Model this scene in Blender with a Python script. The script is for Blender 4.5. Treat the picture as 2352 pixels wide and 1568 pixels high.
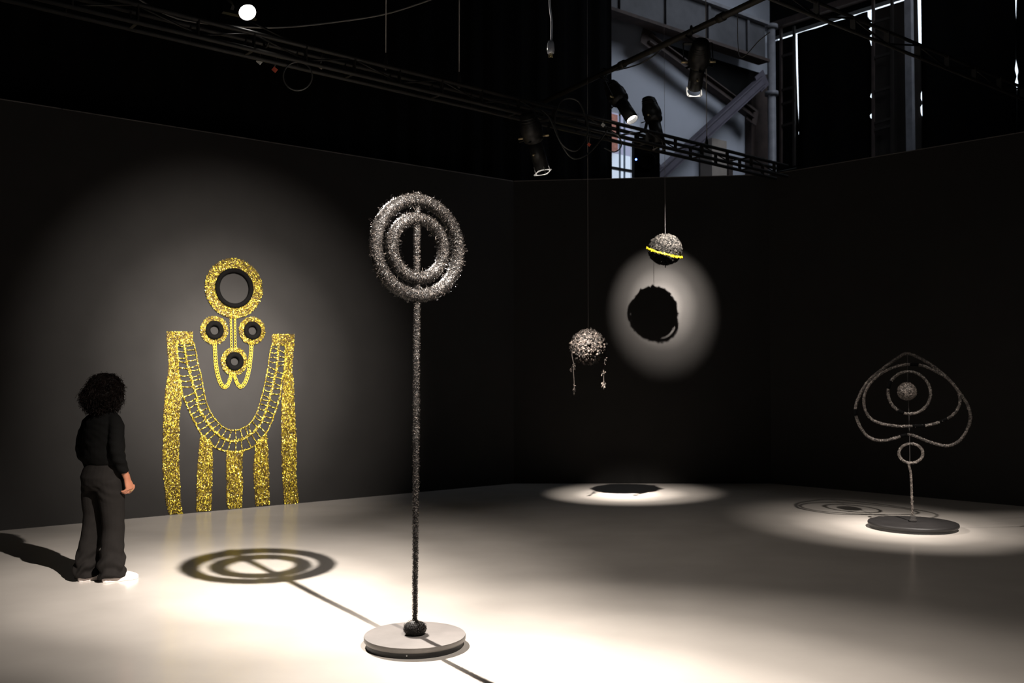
import bpy, bmesh, math, random
import numpy as np
from mathutils import Vector, Matrix, noise as mnoise
random.seed(7); rng = np.random.default_rng(7)
for _o in list(bpy.data.objects): bpy.data.objects.remove(_o)
SC = bpy.context.scene
COL = SC.collection
# ------------------------------------------------------------------ camera
F = 2234.0; CAMH = 1.65; PITCH = math.atan(73 / F)
cam = bpy.data.cameras.new('camera'); cam.sensor_fit = 'HORIZONTAL'; cam.sensor_width = 36
cam.lens = 36 * F / 2352; cam.clip_end = 200
cam.dof.use_dof = True; cam.dof.focus_distance = 7.0; cam.dof.aperture_fstop = 2.8
camo = bpy.data.objects.new('camera', cam); COL.objects.link(camo)
camo.location = (0, 0, CAMH); camo.rotation_euler = (math.pi / 2 + PITCH, 0, 0)
SC.camera = camo
# ------------------------------------------------------------------ sky outside the hall
W = bpy.data.worlds.new('sky'); SC.world = W; W.use_nodes = True
_bg = W.node_tree.nodes['Background']
_bg.inputs[0].default_value = (.78, .88, 1, 1); _bg.inputs[1].default_value = 1.6
# ------------------------------------------------------------------ exposure
SC.view_settings.view_transform = 'Standard'; SC.view_settings.look = 'None'
SC.view_settings.gamma = 1; SC.view_settings.use_curve_mapping = False; SC.view_settings.exposure = 0
SC.cycles.use_denoising = True; SC.cycles.sample_clamp_indirect = 4; SC.cycles.max_bounces = 4; SC.cycles.caustics_reflective = False; SC.cycles.caustics_refractive = False
WARM = (1, .915, .83)
def spot(name, loc, aim, power, half, blend, radius=.035, col=WARM):
    l = bpy.data.lights.new(name, 'SPOT'); l.energy = power; l.color = col
    l.spot_size = math.radians(half * 2); l.spot_blend = blend; l.shadow_soft_size = radius
    o = bpy.data.objects.new(name, l); COL.objects.link(o); o.location = loc
    o.rotation_euler = (Vector(aim) - Vector(loc)).to_track_quat('-Z', 'Y').to_euler()
    return o
def beam(name, loc, aim, power, half, radius=.035):      # a profile lamp's hot centre and its softer field
    for sfx, k, w in (('', .55, .42), ('_field', .92, .38), ('_edge', 1.42, .24)): spot(name + sfx, loc, aim, power * w, half * k, 1.0, radius)
# lamps rigged above and behind the camera, out of the picture
beam('stage_light_rings', (1.085, 3.40, 5.0), (-2.05, 7.75, 0), 12000, 17.5)
beam('stage_light_gold', (.3, 4.8, 4.58), (-3.45, 11.85, 1.75), 20500, 12.9)
beam('stage_light_spade', (4.35, 6.4, 5.0), (4.05, 10.4, .1), 7600, 10)
spot('stage_light_side', (-5.2, 9.6, 5.75), (4.9, 10.45, .2), 4000, 6.5, 1.0)
# unseen area lamp added to brighten the pale hall wall like daylight
def area(name, loc, aim, power, sx, sy, col):
    l = bpy.data.lights.new(name, 'AREA'); l.shape = 'RECTANGLE'; l.size = sx; l.size_y = sy
    l.energy = power; l.color = col; l.spread = math.radians(95)
    o = bpy.data.objects.new(name, l); COL.objects.link(o); o.location = loc
    o.rotation_euler = (Vector(aim) - Vector(loc)).to_track_quat('-Z', 'Y').to_euler()
    return o
area('added_hall_fill', (7.5, 15.5, 10.6), (3.4, 18.8, 5.3), 72, 5.0, 3.0, (.80, .88, 1))

# ------------------------------------------------------------------ geometry of the view
def ray(px, py):
    a = (px - 1176) / F; b = (784 - py) / F; c, s = math.cos(PITCH), math.sin(PITCH)
    return Vector((a, c - b * s, s + b * c))
EYE = Vector((0, 0, CAMH))
def at(px, py, Y): r = ray(px, py); return EYE + r * (Y / r.y)
def hit(px, py, p0, n): r = ray(px, py); return EYE + r * ((Vector(p0) - EYE).dot(n) / r.dot(n))
def floor_at(px, py, h=0): r = ray(px, py); return EYE + r * ((h - CAMH) / r.z)

# ------------------------------------------------------------------ materials
def mat(name, col, rough=.6, metal=0, spec=.5, var=0, scale=20, bump=0, bscale=60, emit=None, estr=0, stretch=(1, 1, 1), rvar=0, coat=0, sheen=0, island=None):
    m = bpy.data.materials.new(name); m.use_nodes = True; nt = m.node_tree; N = nt.nodes; L = nt.links
    b = N['Principled BSDF']; b.inputs['Base Color'].default_value = (*col, 1)
    b.inputs['Roughness'].default_value = rough; b.inputs['Metallic'].default_value = metal
    b.inputs['Specular IOR Level'].default_value = spec; b.inputs['Coat Weight'].default_value = coat
    b.inputs['Sheen Weight'].default_value = sheen
    tc = N.new('ShaderNodeTexCoord'); mp = N.new('ShaderNodeMapping'); mp.inputs['Scale'].default_value = stretch
    L.new(tc.outputs['Object'], mp.inputs['Vector'])
    nz = N.new('ShaderNodeTexNoise'); nz.inputs['Scale'].default_value = scale; nz.inputs['Detail'].default_value = 5
    L.new(mp.outputs[0], nz.inputs['Vector'])
    if var:
        r = N.new('ShaderNodeValToRGB'); r.color_ramp.elements[0].position = .3; r.color_ramp.elements[1].position = .7
        r.color_ramp.elements[0].color = (*[c * (1 - var) for c in col], 1)
        r.color_ramp.elements[1].color = (*[min(1, c * (1 + var)) for c in col], 1)
        L.new(nz.outputs[0], r.inputs[0]); L.new(r.outputs[0], b.inputs['Base Color'])
    if island:                                       # every fibre, stitch or knot has its own shade
        g = N.new('ShaderNodeNewGeometry'); r = N.new('ShaderNodeValToRGB'); cr = r.color_ramp
        while len(cr.elements) < len(island): cr.elements.new(.5)
        for e, (p_, c_) in zip(cr.elements, island): e.position = p_; e.color = (*c_, 1)
        L.new(g.outputs['Random Per Island'], r.inputs[0]); L.new(r.outputs[0], b.inputs['Base Color'])
    if rvar:
        mr = N.new('ShaderNodeMapRange'); mr.inputs['To Min'].default_value = rough - rvar; mr.inputs['To Max'].default_value = rough + rvar
        L.new(nz.outputs[0], mr.inputs[0]); L.new(mr.outputs[0], b.inputs['Roughness'])
    if bump:
        n2 = N.new('ShaderNodeTexNoise'); n2.inputs['Scale'].default_value = bscale; n2.inputs['Detail'].default_value = 4
        L.new(mp.outputs[0], n2.inputs['Vector'])
        bp = N.new('ShaderNodeBump'); bp.inputs['Strength'].default_value = bump; bp.inputs['Distance'].default_value = .01
        L.new(n2.outputs[0], bp.inputs['Height']); L.new(bp.outputs[0], b.inputs['Normal'])
    if emit:
        b.inputs['Emission Color'].default_value = (*emit, 1); b.inputs['Emission Strength'].default_value = estr
    return m
M = dict(
    floor=mat('polished_grey_floor', (.47, .435, .40), .20, spec=.5, var=.06, scale=1.3, bump=.015, bscale=9, rvar=.05),
    wall=mat('matt_black_wall_paint', (.0205, .0195, .0188), .85, spec=.10, var=.05, scale=3, bump=.05, bscale=90),
    edge=mat('raw_board_edge', (.16, .145, .13), .8, var=.2, scale=6),
    hall=mat('blackened_hall_wall', (.006, .006, .006), .9, spec=.1, var=.3, scale=2),
    drape=mat('black_drape', (.003, .003, .0032), .95, spec=.05, var=.2, scale=8),
    pale=mat('pale_plaster', (.50, .52, .58), .85, spec=.2, var=.05, scale=1.2),
    girder=mat('grey_steel_girder', (.075, .075, .084), .6, var=.25, scale=3),
    rustd=mat('dark_rusty_sheet', (.016, .011, .008), .8, var=.3, scale=4),
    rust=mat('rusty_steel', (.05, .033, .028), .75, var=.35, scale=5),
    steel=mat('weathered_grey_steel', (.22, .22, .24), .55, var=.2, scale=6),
    brace=mat('purple_grey_steel', (.10, .09, .115), .7, var=.15, scale=4),
    beige=mat('beige_board', (.34, .29, .25), .8, var=.1, scale=4),
    brick=mat('red_brick_wall', (.33, .13, .09), .9, var=.3, scale=14),
    lilac=mat('lilac_render_wall', (.42, .40, .50), .9, var=.05, scale=1), yardw=mat('white_yard_wall', (.82, .86, .9), .8, var=.03, scale=2),
    truss=mat('black_painted_steel', (.014, .013, .012), .5, spec=.25, var=.25, scale=12),
    pipe=mat('dark_iron_pipe', (.018, .016, .012), .5, spec=.25, var=.25, scale=9),
    lampb=mat('black_lamp_enamel', (.009, .0088, .0085), .42, spec=.3, var=.2, scale=14),
    lens=mat('lit_lens', (.9, .9, .9), .2, emit=(1, .96, .9), estr=36),
    lensdim=mat('dimly_lit_lens', (.9, .9, .9), .2, emit=(1, .96, .9), estr=14),
    frame=mat('bare_metal_frame', (.13, .125, .12), .5, metal=.2),
    brass=mat('worn_brass_knob', (.62, .50, .30), .4, metal=.6),
    redm=mat('red_plastic', (.5, .09, .05), .5), whitep=mat('white_tape', (.7, .7, .68), .6),
    led=mat('blue_indicator', (.1, .2, .9), .4, emit=(.12, .22, 1), estr=9),
    cable=mat('black_rubber_cable', (.05, .05, .048), .4), wire=mat('steel_wire', (.22, .21, .20), .4, metal=.3),
    cord=mat('clear_white_cord', (.55, .58, .66), .35), plug=mat('clear_plug_body', (.30, .32, .36), .15, spec=.7),
    prong=mat('brass_prong', (.75, .6, .3), .3, metal=.9),
    fibre=mat('black_metallic_fibre', (.05, .04, .036), .30, metal=.1, spec=.25, island=[(0, (.0012, .001, .001)), (.55, (.004, .0034, .003)), (.82, (.017, .0145, .013)), (1, (.125, .107, .094))]),
    fibre2=mat('grey_metallic_fibre', (.05, .04, .036), .4, metal=.1, spec=.35, island=[(0, (.005, .0042, .0038)), (.5, (.042, .036, .032)), (1, (.30, .255, .225))]),
    core=mat('black_wool_core', (.016, .014, .013), .8, spec=.3, var=.4, scale=120, bump=1, bscale=220),
    wrapb=mat('black_tape_wrap', (.0015, .0015, .0015), .9, spec=.02),
    plate=mat('charcoal_base_plate', (.135, .122, .115), .55, spec=.4, var=.10, scale=9, bump=.06, bscale=40),
    plateedge=mat('plate_rim', (.12, .11, .10), .42, spec=.5, var=.1, scale=9),
    plated=mat('dark_base_plate', (.013, .012, .012), .5, spec=.25, var=.15, scale=9),
    plinth=mat('black_under_plate', (.008, .008, .008), .5),
    gold=mat('gold_lame_yarn', (.86, .58, .045), .26, metal=.6, spec=.9, island=[(0, (.03, .018, .0015)), (.32, (.14, .095, .005)), (.68, (.44, .325, .012)), (.92, (.75, .60, .045)), (1, (.97, .86, .28))]),
    goldd=mat('gold_lame_backing', (.05, .028, .004), .6, metal=.4, var=.6, scale=90),
    chain=mat('yellow_gold_chain', (.50, .37, .03), .45, metal=.35),
    ringb=mat('black_corded_ring', (.0024, .0022, .0021), .85, spec=.06, bump=.6, bscale=150),
    boucle=mat('grey_boucle_yarn', (.06, .055, .05), .8, spec=.06, island=[(0, (.0008, .0008, .0007)), (.5, (.0045, .0041, .0037)), (1, (.021, .019, .017))]),
    shag=mat('taupe_shag_yarn', (.1, .08, .07), .65, spec=.12, island=[(0, (.002, .0016, .0014)), (.5, (.016, .0135, .012)), (1, (.085, .069, .060))]),
    yellow=mat('yellow_foil_ribbon', (.62, .50, .012), .3, metal=.2, spec=.5),
    skin=mat('skin', (.27, .105, .058), .5, spec=.4, var=.07, scale=18, bump=.04, bscale=160),
    hair=mat('dark_brown_hair', (.0032, .0019, .0015), .6, spec=.06, var=.3, scale=30),
    shirt=mat('black_cotton_shirt', (.0028, .0027, .0026), .9, spec=.05, bump=.25, bscale=240),
    pants=mat('charcoal_twill', (.0095, .0083, .0077), .9, spec=.06, bump=.2, bscale=300, var=.1, scale=20),
    shoe=mat('white_leather', (.62, .57, .55), .45), sole=mat('white_rubber_sole', (.60, .53, .50), .55),
    white=mat('white_dot', (.8, .8, .8), .5),
    glass=mat('window_glazing_bar', (.10, .16, .22), .5),
)
# ------------------------------------------------------------------ object helpers
def props(o, label=None, cat=None, group=None, kind=None):
    if label: o['label'] = label
    if cat: o['category'] = cat
    if group: o['group'] = group
    if kind: o['kind'] = kind
    return o
def thing(name, loc, label, cat, group=None, kind=None):
    o = bpy.data.objects.new(name, None); o.empty_display_size = .1; COL.objects.link(o); o.location = loc
    return props(o, label, cat, group, kind)
class MB:
    def __init__(s): s.v = []; s.f = []
    def add(s, V, Fc):
        o = len(s.v); s.v += [tuple(v) for v in V]; s.f += [tuple(i + o for i in f) for f in Fc]; return s
    def addnp(s, V, Fc):
        o = len(s.v); s.v += [tuple(v) for v in V.tolist()]; s.f += [tuple(f) for f in (Fc + o).tolist()]; return s
    def box(s, c, size, R=None):
        c = Vector(c); h = Vector(size) / 2; R = R or Matrix.Identity(3)
        V = [c + R @ Vector((x * h.x, y * h.y, z * h.z)) for x in (-1, 1) for y in (-1, 1) for z in (-1, 1)]
        return s.add(V, [(0, 1, 3, 2), (4, 6, 7, 5), (0, 4, 5, 1), (2, 3, 7, 6), (0, 2, 6, 4), (1, 5, 7, 3)])
    def bar(s, a, b, w, h, up=(0, 0, 1)):          # rectangular bar from a to b
        a, b = Vector(a), Vector(b); d = (b - a).normalized(); x = d.cross(Vector(up))
        if x.length < 1e-4: x = d.cross(Vector((0, 1, 0)))
        x.normalize(); z = x.cross(d)
        V = [p + x * (i * w / 2) + z * (j * h / 2) for p in (a, b) for i, j in ((-1, -1), (1, -1), (1, 1), (-1, 1))]
        return s.add(V, [(0, 1, 2, 3), (7, 6, 5, 4), (0, 4, 5, 1), (1, 5, 6, 2), (2, 6, 7, 3), (3, 7, 4, 0)])
    def tube(s, pts, r, seg=8, closed=False, caps=True, ell=None):
        pts = [Vector(p) for p in pts]; n = len(pts)
        rs = r if hasattr(r, '__len__') else [r] * n
        ref = None; V = []
        for i, p in enumerate(pts):
            if closed: t = pts[(i + 1) % n] - pts[i - 1]
            else: t = pts[min(i + 1, n - 1)] - pts[max(i - 1, 0)]
            t.normalize()
            if ref is None:
                ref = Vector((0, 0, 1)) if abs(t.z) < .9 else Vector((1, 0, 0))
            x = ref - t * ref.dot(t)
            x.normalize(); ref = x; y = t.cross(x)
            rr = rs[i]; ra, rb = (rr if hasattr(rr, '__len__') else (rr, rr))
            V += [p + x * (math.cos(k * 2 * math.pi / seg) * ra) + y * (math.sin(k * 2 * math.pi / seg) * rb) for k in range(seg)]
        Fc = []
        for i in range(n if closed else n - 1):
            j = (i + 1) % n
            for k in range(seg):
                k2 = (k + 1) % seg; Fc.append((i * seg + k, i * seg + k2, j * seg + k2, j * seg + k))
        if caps and not closed:
            Fc.append(tuple(range(seg - 1, -1, -1))); Fc.append(tuple((n - 1) * seg + k for k in range(seg)))
        return s.add(V, Fc)
    def lathe(s, prof, origin, axis=(0, 0, 1), seg=32, wob=None):       # prof: (radius, along)
        o = Vector(origin); a = Vector(axis).normalized()
        x = a.cross(Vector((0, 0, 1))) if abs(a.z) < .95 else Vector((1, 0, 0))
        x.normalize(); y = a.cross(x); V = []; Fc = []
        for r, t in prof:
            V += [o + a * t + (x * math.cos(k * 2 * math.pi / seg) + y * math.sin(k * 2 * math.pi / seg)) * max(r, 1e-4) for k in range(seg)]
        for i in range(len(prof) - 1):
            for k in range(seg):
                k2 = (k + 1) % seg; Fc.append((i * seg + k, i * seg + k2, (i + 1) * seg + k2, (i + 1) * seg + k))
        return s.add(V, Fc)
    def loft(s, secs, seg=20):                     # secs: (z, cx, cy, rx, ry)
        V = []; Fc = []
        for z, cx, cy, rx, ry in secs:
            V += [(cx + rx * math.cos(k * 2 * math.pi / seg), cy + ry * math.sin(k * 2 * math.pi / seg), z) for k in range(seg)]
        n = len(secs)
        for i in range(n - 1):
            for k in range(seg):
                k2 = (k + 1) % seg; Fc.append((i * seg + k, i * seg + k2, (i + 1) * seg + k2, (i + 1) * seg + k))
        Fc += [tuple(range(seg - 1, -1, -1)), tuple((n - 1) * seg + k for k in range(seg))]
        return s.add(V, Fc)
    def ball(s, c, r, seg=16, rings=10):
        c = Vector(c); r = Vector(r if hasattr(r, '__len__') else (r, r, r)); V = []; Fc = []
        for i in range(rings + 1):
            th = math.pi * i / rings
            V += [c + Vector((r.x * math.sin(th) * math.cos(k * 2 * math.pi / seg), r.y * math.sin(th) * math.sin(k * 2 * math.pi / seg), r.z * math.cos(th))) for k in range(seg)]
        for i in range(rings):
            for k in range(seg):
                k2 = (k + 1) % seg; Fc.append((i * seg + k, (i + 1) * seg + k, (i + 1) * seg + k2, i * seg + k2))
        return s.add(V, Fc)
    def mesh(s, name, off=Vector()):
        me = bpy.data.meshes.new(name)
        me.from_pydata([(v[0] - off.x, v[1] - off.y, v[2] - off.z) for v in s.v], [], s.f)
        me.validate(); me.update(); return me
    def build(s, name, m, parent=None, smooth=True, loc=None, **kw):
        off = Vector(parent.matrix_world.translation) if parent else Vector(loc or (0, 0, 0))
        if parent:                                   # world base of the chain of parents (no rotations used)
            off = Vector(); p = parent
            while p: off += Vector(p.location); p = p.parent
        me = s.mesh(name, off); me.materials.append(M[m] if isinstance(m, str) else m)
        if smooth: me.polygons.foreach_set('use_smooth', [True] * len(me.polygons))
        o = bpy.data.objects.new(name, me); COL.objects.link(o)
        if parent: o.parent = parent
        else: o.location = off
        return props(o, **kw)
def nrm(a): return a / np.maximum(np.linalg.norm(a, axis=-1, keepdims=True), 1e-9)
def ribbons(mb, P, T, N, Ln, Wd, lift, K=4, wob=.25):
    """short curled fibres: P root, T heading, N outward, Ln length, Wd width, lift height of the arc"""
    n = len(P); T = nrm(T); N = nrm(N - T * np.sum(N * T, -1, keepdims=True)); B = np.cross(T, N)
    ss = np.linspace(0, 1, K); V = np.zeros((n, K, 2, 3))
    w0 = rng.normal(0, wob, (n, 1)); ph = rng.uniform(0, 6.28, (n, 1))
    for k, t in enumerate(ss):
        c = P + T * (Ln * t) + N * (lift * math.sin(math.pi * t)) + B * (Ln * w0 * np.sin(t * 4 + ph))
        w = Wd * (1 - .55 * abs(2 * t - 1)) / 2
        V[:, k, 0] = c + B * w; V[:, k, 1] = c - B * w
    idx = np.arange(n)[:, None] * (2 * K)
    Fc = np.concatenate([np.stack([idx[:, 0] + 2 * k, idx[:, 0] + 2 * k + 1, idx[:, 0] + 2 * k + 3, idx[:, 0] + 2 * k + 2], -1) for k in range(K - 1)])
    return mb.addnp(V.reshape(-1, 3), Fc)
def flakes(mb, P, A, B, N, la, wb, hn):
    """little ridged leaf stitches: centre P, long axis A, cross axis B, normal N"""
    n = len(P); V = np.stack([P - A * la / 2, P + B * wb / 2, P + A * la / 2, P - B * wb / 2, P + N * hn], 1)
    i = np.arange(n) * 5
    Fc = np.concatenate([np.stack([i + a, i + b, i + 4], -1) for a, b in ((0, 1), (1, 2), (2, 3), (3, 0))])
    return mb.addnp(V.reshape(-1, 3), Fc)
def path_fuzz(mb, pts, r, n, closed=False, Ln=(.02, .05), Wd=(.0016, .003), along=.5, lift=(.0, .012), out=.0):
    """fibres wound over a tube that follows pts"""
    P = np.array([tuple(p) for p in pts], float)
    if closed: P = np.vstack([P, P[:1]])
    seg = np.diff(P, axis=0); d = np.linalg.norm(seg, axis=1); cum = np.concatenate([[0], np.cumsum(d)])
    R = np.interp(np.linspace(0, 1, len(P)), np.linspace(0, 1, len(r)), r) if hasattr(r, '__len__') else np.full(len(P), r)
    t = rng.uniform(0, cum[-1], n); k = np.clip(np.searchsorted(cum, t) - 1, 0, len(seg) - 1); u = (t - cum[k]) / d[k]
    T = nrm(seg[k]); C = P[k] + seg[k] * u[:, None]; rad = (R[k] * (1 - u) + R[k + 1] * u)[:, None]
    X = nrm(np.cross(T, rng.normal(size=(n, 3)))); Y = np.cross(T, X)
    N = X; root = C + N * rad * rng.uniform(.86, 1.06, (n, 1)) + N * np.abs(rng.normal(0, out, (n, 1)))
    head = Y * rng.choice([-1, 1], (n, 1)) + T * rng.normal(0, along, (n, 1)) - N * .15
    return ribbons(mb, root, head, N, rng.uniform(*Ln, (n, 1)), rng.uniform(*Wd, (n, 1)), rng.uniform(*lift, (n, 1)))
def ball_fuzz(mb, c, r, n, Ln, Wd, lift, sq=1.0):
    N = nrm(rng.normal(size=(n, 3))); P = np.array(tuple(c)) + N * np.array([r, r, r * sq]) * rng.uniform(.95, 1.04, (n, 1))
    return ribbons(mb, P, np.cross(N, rng.normal(size=(n, 3))), N, rng.uniform(*Ln, (n, 1)), rng.uniform(*Wd, (n, 1)), rng.uniform(*lift, (n, 1)))
def smooth_path(pts, n, closed=False):
    """Catmull-Rom through 2-D or 3-D points"""
    P = [np.array(tuple(p), float) for p in pts]; m = len(P); out = []
    cnt = m if closed else m - 1
    for q in range(n):
        t = q / n * cnt if closed else q / (n - 1) * cnt
        i = min(int(t), cnt - 1); u = t - i
        g = (lambda j: P[j % m]) if closed else (lambda j: P[max(0, min(m - 1, j))])
        a, b, c, d = g(i - 1), g(i), g(i + 1), g(i + 2)
        out.append(.5 * (2 * b + (c - a) * u + (2 * a - 5 * b + 4 * c - d) * u * u + (3 * b - a - 3 * c + d) * u ** 3))
    return out
def circle(c, r, ax, ay, n=64, a0=0): return [Vector(c) + Vector(ax) * (r * math.cos(a0 + k * 2 * math.pi / n)) + Vector(ay) * (r * math.sin(a0 + k * 2 * math.pi / n)) for k in range(n)]
def ngon_slab(mb, loop, thick):                      # loop of world points (one side), thickness vector
    n = len(loop); V = [Vector(p) for p in loop] + [Vector(p) + Vector(thick) for p in loop]
    return mb.add(V, [tuple(range(n)), tuple(range(2 * n - 1, n - 1, -1))] + [(i, i + n, (i + 1) % n + n, (i + 1) % n) for i in range(n)])

# ================================================================== THE SETTING
UD = Vector((.777, .629, 0)).normalized()            # run of the left wall, away to the right
WN = Vector((UD.y, -UD.x, 0))                        # its normal, into the room
ZUP = Vector((0, 0, 1))
HL = 4.55                                            # partition height
CL = floor_at(1180, 1110); CR = floor_at(1772, 1110); CR.y = CL.y
CL.z = CR.z = 0
WL0 = CL - UD * 11.0
RD = Vector((.700, -.714, 0)).normalized()
WR1 = CR + RD * 7.0
fl = MB(); fl.box((2, 10, -.1), (44, 44, .2)); fl.build('floor', 'floor', smooth=False, kind='structure')
def partition(name, a, b, ha, hb, back):
    mb = MB(); t = back * .14
    ngon_slab(mb, [a, b, b + ZUP * hb, a + ZUP * ha], t)
    o = mb.build(name, 'wall', smooth=False, kind='structure')
    e = MB(); d = (b - a).normalized(); L = (b - a).length; x = 0        # bare top edge boards
    while x < L - .05:
        l = min(random.uniform(1.0, 1.5), L - x)
        h0 = ha + (hb - ha) * x / L; h1 = ha + (hb - ha) * (x + l) / L
        e = MB(); e.bar(a + d * (x + .004) + ZUP * (h0 + .006) + t / 2, a + d * (x + l - .004) + ZUP * (h1 + .006) + t / 2, .13, .012)
        e.build('capping_board', 'edge', o, smooth=False); x += l
    return o
partition('wall_left', WL0, CL + UD * .0, HL, HL, -WN)
partition('wall_back', CL, CR, HL, HL + .10, Vector((0, 1, 0)))
partition('wall_right', CR, WR1, HL + .10, HL + .12, Vector((-RD.y, RD.x, 0)))
# ---- hall shell: walls and roof of the big dark shed around the exhibition room
CT = 12.0
HC = at(1775, 857, 21.0); HC.z = 0                   # hall corner behind the back wall
def slab(name, pts, t, m='hall', **kw): mb = MB(); ngon_slab(mb, pts, t); return mb.build(name, m, smooth=False, **kw)
EN = Vector((-UD.x, -UD.y, 0))                       # normal of the hall's end wall (faces the room)
ED = WN                                              # run of the end wall, to the right and nearer
PL0 = HC                                             # point on hall left wall, normal WN
def hl(px, py, off=0): return hit(px, py, HC + WN * off, WN)
def he(px, py, off=0): return hit(px, py, HC + EN * off, EN)
# hall left wall with the window opening
w_a = hl(1380, 250); w_b = hl(1470, 420)
s_a = (w_a - HC).dot(UD); s_b = (w_b - HC).dot(UD); z_t = hl(1430, 252).z; z_b = hl(1430, 452).z
def hwall(s0, s1, z0, z1): return [HC + UD * s0 + ZUP * z0, HC + UD * s1 + ZUP * z0, HC + UD * s1 + ZUP * z1, HC + UD * s0 + ZUP * z1]
hw = MB()
for q in ((s_b, .3, 0, CT), (-10, s_a, 0, CT), (s_a, s_b, 0, z_b), (s_a, s_b, z_t, CT)): ngon_slab(hw, hwall(*q), -WN * .25)
hw.build('wall_hall_side', 'pale', smooth=False, kind='structure')
slab('wall_hall_side_far', hwall(-34, -10, 0, CT), -WN * .25, kind='structure')
# wall above the top slit, hall roof, and the shed's remaining walls
ZS = 8.93
slab('wall_hall_end', [HC + ZUP * (ZS + .03), HC + ED * 30 + ZUP * (ZS + .03), HC + ED * 30 + ZUP * CT, HC + ZUP * CT], -EN * .2, kind='structure')
slab('wall_hall_end_far', [HC + ED * 6.2, HC + ED * 30, HC + ED * 30 + ZUP * (ZS + .03), HC + ED * 6.2 + ZUP * (ZS + .03)], -EN * .2, kind='structure')
far_l = HC - UD * 34; far_r = HC + ED * 30; far_n = far_l + ED * 30
slab('wall_hall_near', [far_l, far_n, far_n + ZUP * CT, far_l + ZUP * CT], -UD * .2, kind='structure')
slab('wall_hall_right', [far_n, far_r, far_r + ZUP * CT, far_n + ZUP * CT], WN * .2, kind='structure')
slab('ceiling', [HC + ZUP * CT, far_l + ZUP * CT, far_n + ZUP * CT, far_r + ZUP * CT], ZUP * .2, kind='structure')
# ---- window seen past the drape: glazing bars and the yard wall outside
gb = thing('window_1', (w_a + w_b) / 2, None, None, kind='structure')
for px in (1423.5, 1434): mb = MB(); mb.bar(hl(px, 245, .03), hl(px, 430, .03), .022, .03, up=WN); mb.build('glazing_bar', 'glass', gb, smooth=False)
mb = MB(); mb.bar(hl(1396, 384, .06), hl(1465, 396, .06), .05, .05); mb.build('window_rail', 'lampb', gb, smooth=False)
mb = MB(); mb.bar(hl(1396, 305, .03), hl(1465, 322, .03), .04, .04); mb.build('window_rail', 'lampb', gb, smooth=False)
yd = hl(1430, 300, -4.0)
def yard(x0, x1, y0, y1, off, base=False):
    a, b, c, d = hl(x0, y1, off), hl(x1, y1, off), hl(x1, y0, off), hl(x0, y0, off); zt, zb = hl((x0 + x1) / 2, y0, off).z, (0 if base else hl((x0 + x1) / 2, y1, off).z)
    m = MB(); ngon_slab(m, [Vector((a.x, a.y, zb)), Vector((b.x, b.y, zb)), Vector((b.x, b.y, zt)), Vector((a.x, a.y, zt))], -WN * .3); return m
yb = thing('yard_building', Vector((yd.x, yd.y, 0)), 'pale building glimpsed outside the narrow bright window', 'building')
yard(1300, 1520, 352, 500, -4, True).build('lower_wall', 'yardw', yb, smooth=False)
yard(1300, 1520, 220, 352, -4).build('upper_wall', 'lilac', yb, smooth=False)
yard(1400, 1419, 262, 346, -3.9).build('brick_panel', 'brick', yb, smooth=False)
# ---- steelwork along the hall wall
def gird(name, s0, s1, z0, z1, off, dep, m, label):
    t = thing(name, HC + UD * ((s0 + s1) / 2) + WN * off + ZUP * z0, label, 'girder')
    a, b = HC + UD * s0 + WN * off, HC + UD * s1 + WN * off
    mb = MB(); mb.bar(a + ZUP * (z0 + z1) / 2, b + ZUP * (z0 + z1) / 2, .06, z1 - z0 - .06); mb.build('web', m, t, smooth=False)
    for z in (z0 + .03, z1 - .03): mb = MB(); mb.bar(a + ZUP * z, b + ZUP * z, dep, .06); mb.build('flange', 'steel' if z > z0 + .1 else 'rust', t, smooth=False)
    n = int((s1 - s0) / 1.1)
    for i in range(n): c = a + (b - a) * ((i + .5) / n) + WN * .06; mb = MB(); mb.bar(c + ZUP * (z0 + .06), c + ZUP * (z1 - .06), .04, .07, up=UD); mb.build('stiffener', m, t, smooth=False)
gird('crane_girder', -9.5, -1.0, 8.05, 8.88, .58, .28, 'girder', 'deep grey steel girder crossing above the pale hall wall')
def brace(name, a, b, w, m, label):
    t = thing(name, a, label, 'brace'); d = (b - a).normalized()
    mb = MB(); mb.bar(a, b, .03, w, up=d.cross(WN)); mb.build('web', m, t, smooth=False)
    x = d.cross(WN).normalized()
    for s in (-1, 1): mb = MB(); mb.bar(a + x * (s * w / 2), b + x * (s * w / 2), .16, .025, up=x); mb.build('flange', m, t, smooth=False)
    for q in (a, b): mb = MB(); mb.box(q, (.02, .34, .34), Matrix((WN, d, x)).transposed()); mb.build('gusset', m, t, smooth=False)
brace('wind_brace', hl(1488, 88, .38), hl(1728, 264, .38), .15, 'rust', 'rust brown diagonal brace sloping down right under the girder')
brace('wind_brace', hl(1750, 186, .62), hl(1512, 404, .62), .17, 'brace', 'purple grey diagonal brace sloping down left across pale wall')
mb = MB(); ngon_slab(mb, [hl(1520, 100, .2), hl(1756, 172, .2), hl(1748, 190, .2), hl(1690, 232, .2), hl(1600, 165, .2)], WN * .03)
mb.build('dark_infill_sheet', 'hall', smooth=False, label='black infill sheet between girder and rust brown brace', cat='panel')
mb = MB(); ngon_slab(mb, [hl(1712, 175, .02), hl(1764, 175, .02), hl(1764, 440, .02), hl(1712, 440, .02)], WN * .16)
mb.build('hall_column', 'rust', smooth=False, label='dark square column in the hall corner beside the light pipe', cat='column')
t = thing('corner_pipe', he(1774, 330, .8) - ZUP * 0, 'light grey vertical pipe in the hall corner', 'pipe')
mb = MB(); p = he(1774, 400, .8); mb.tube([(p.x, p.y, 0), (p.x, p.y, 8.9)], .085, 14); mb.build('shaft', 'steel', t)
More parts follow.
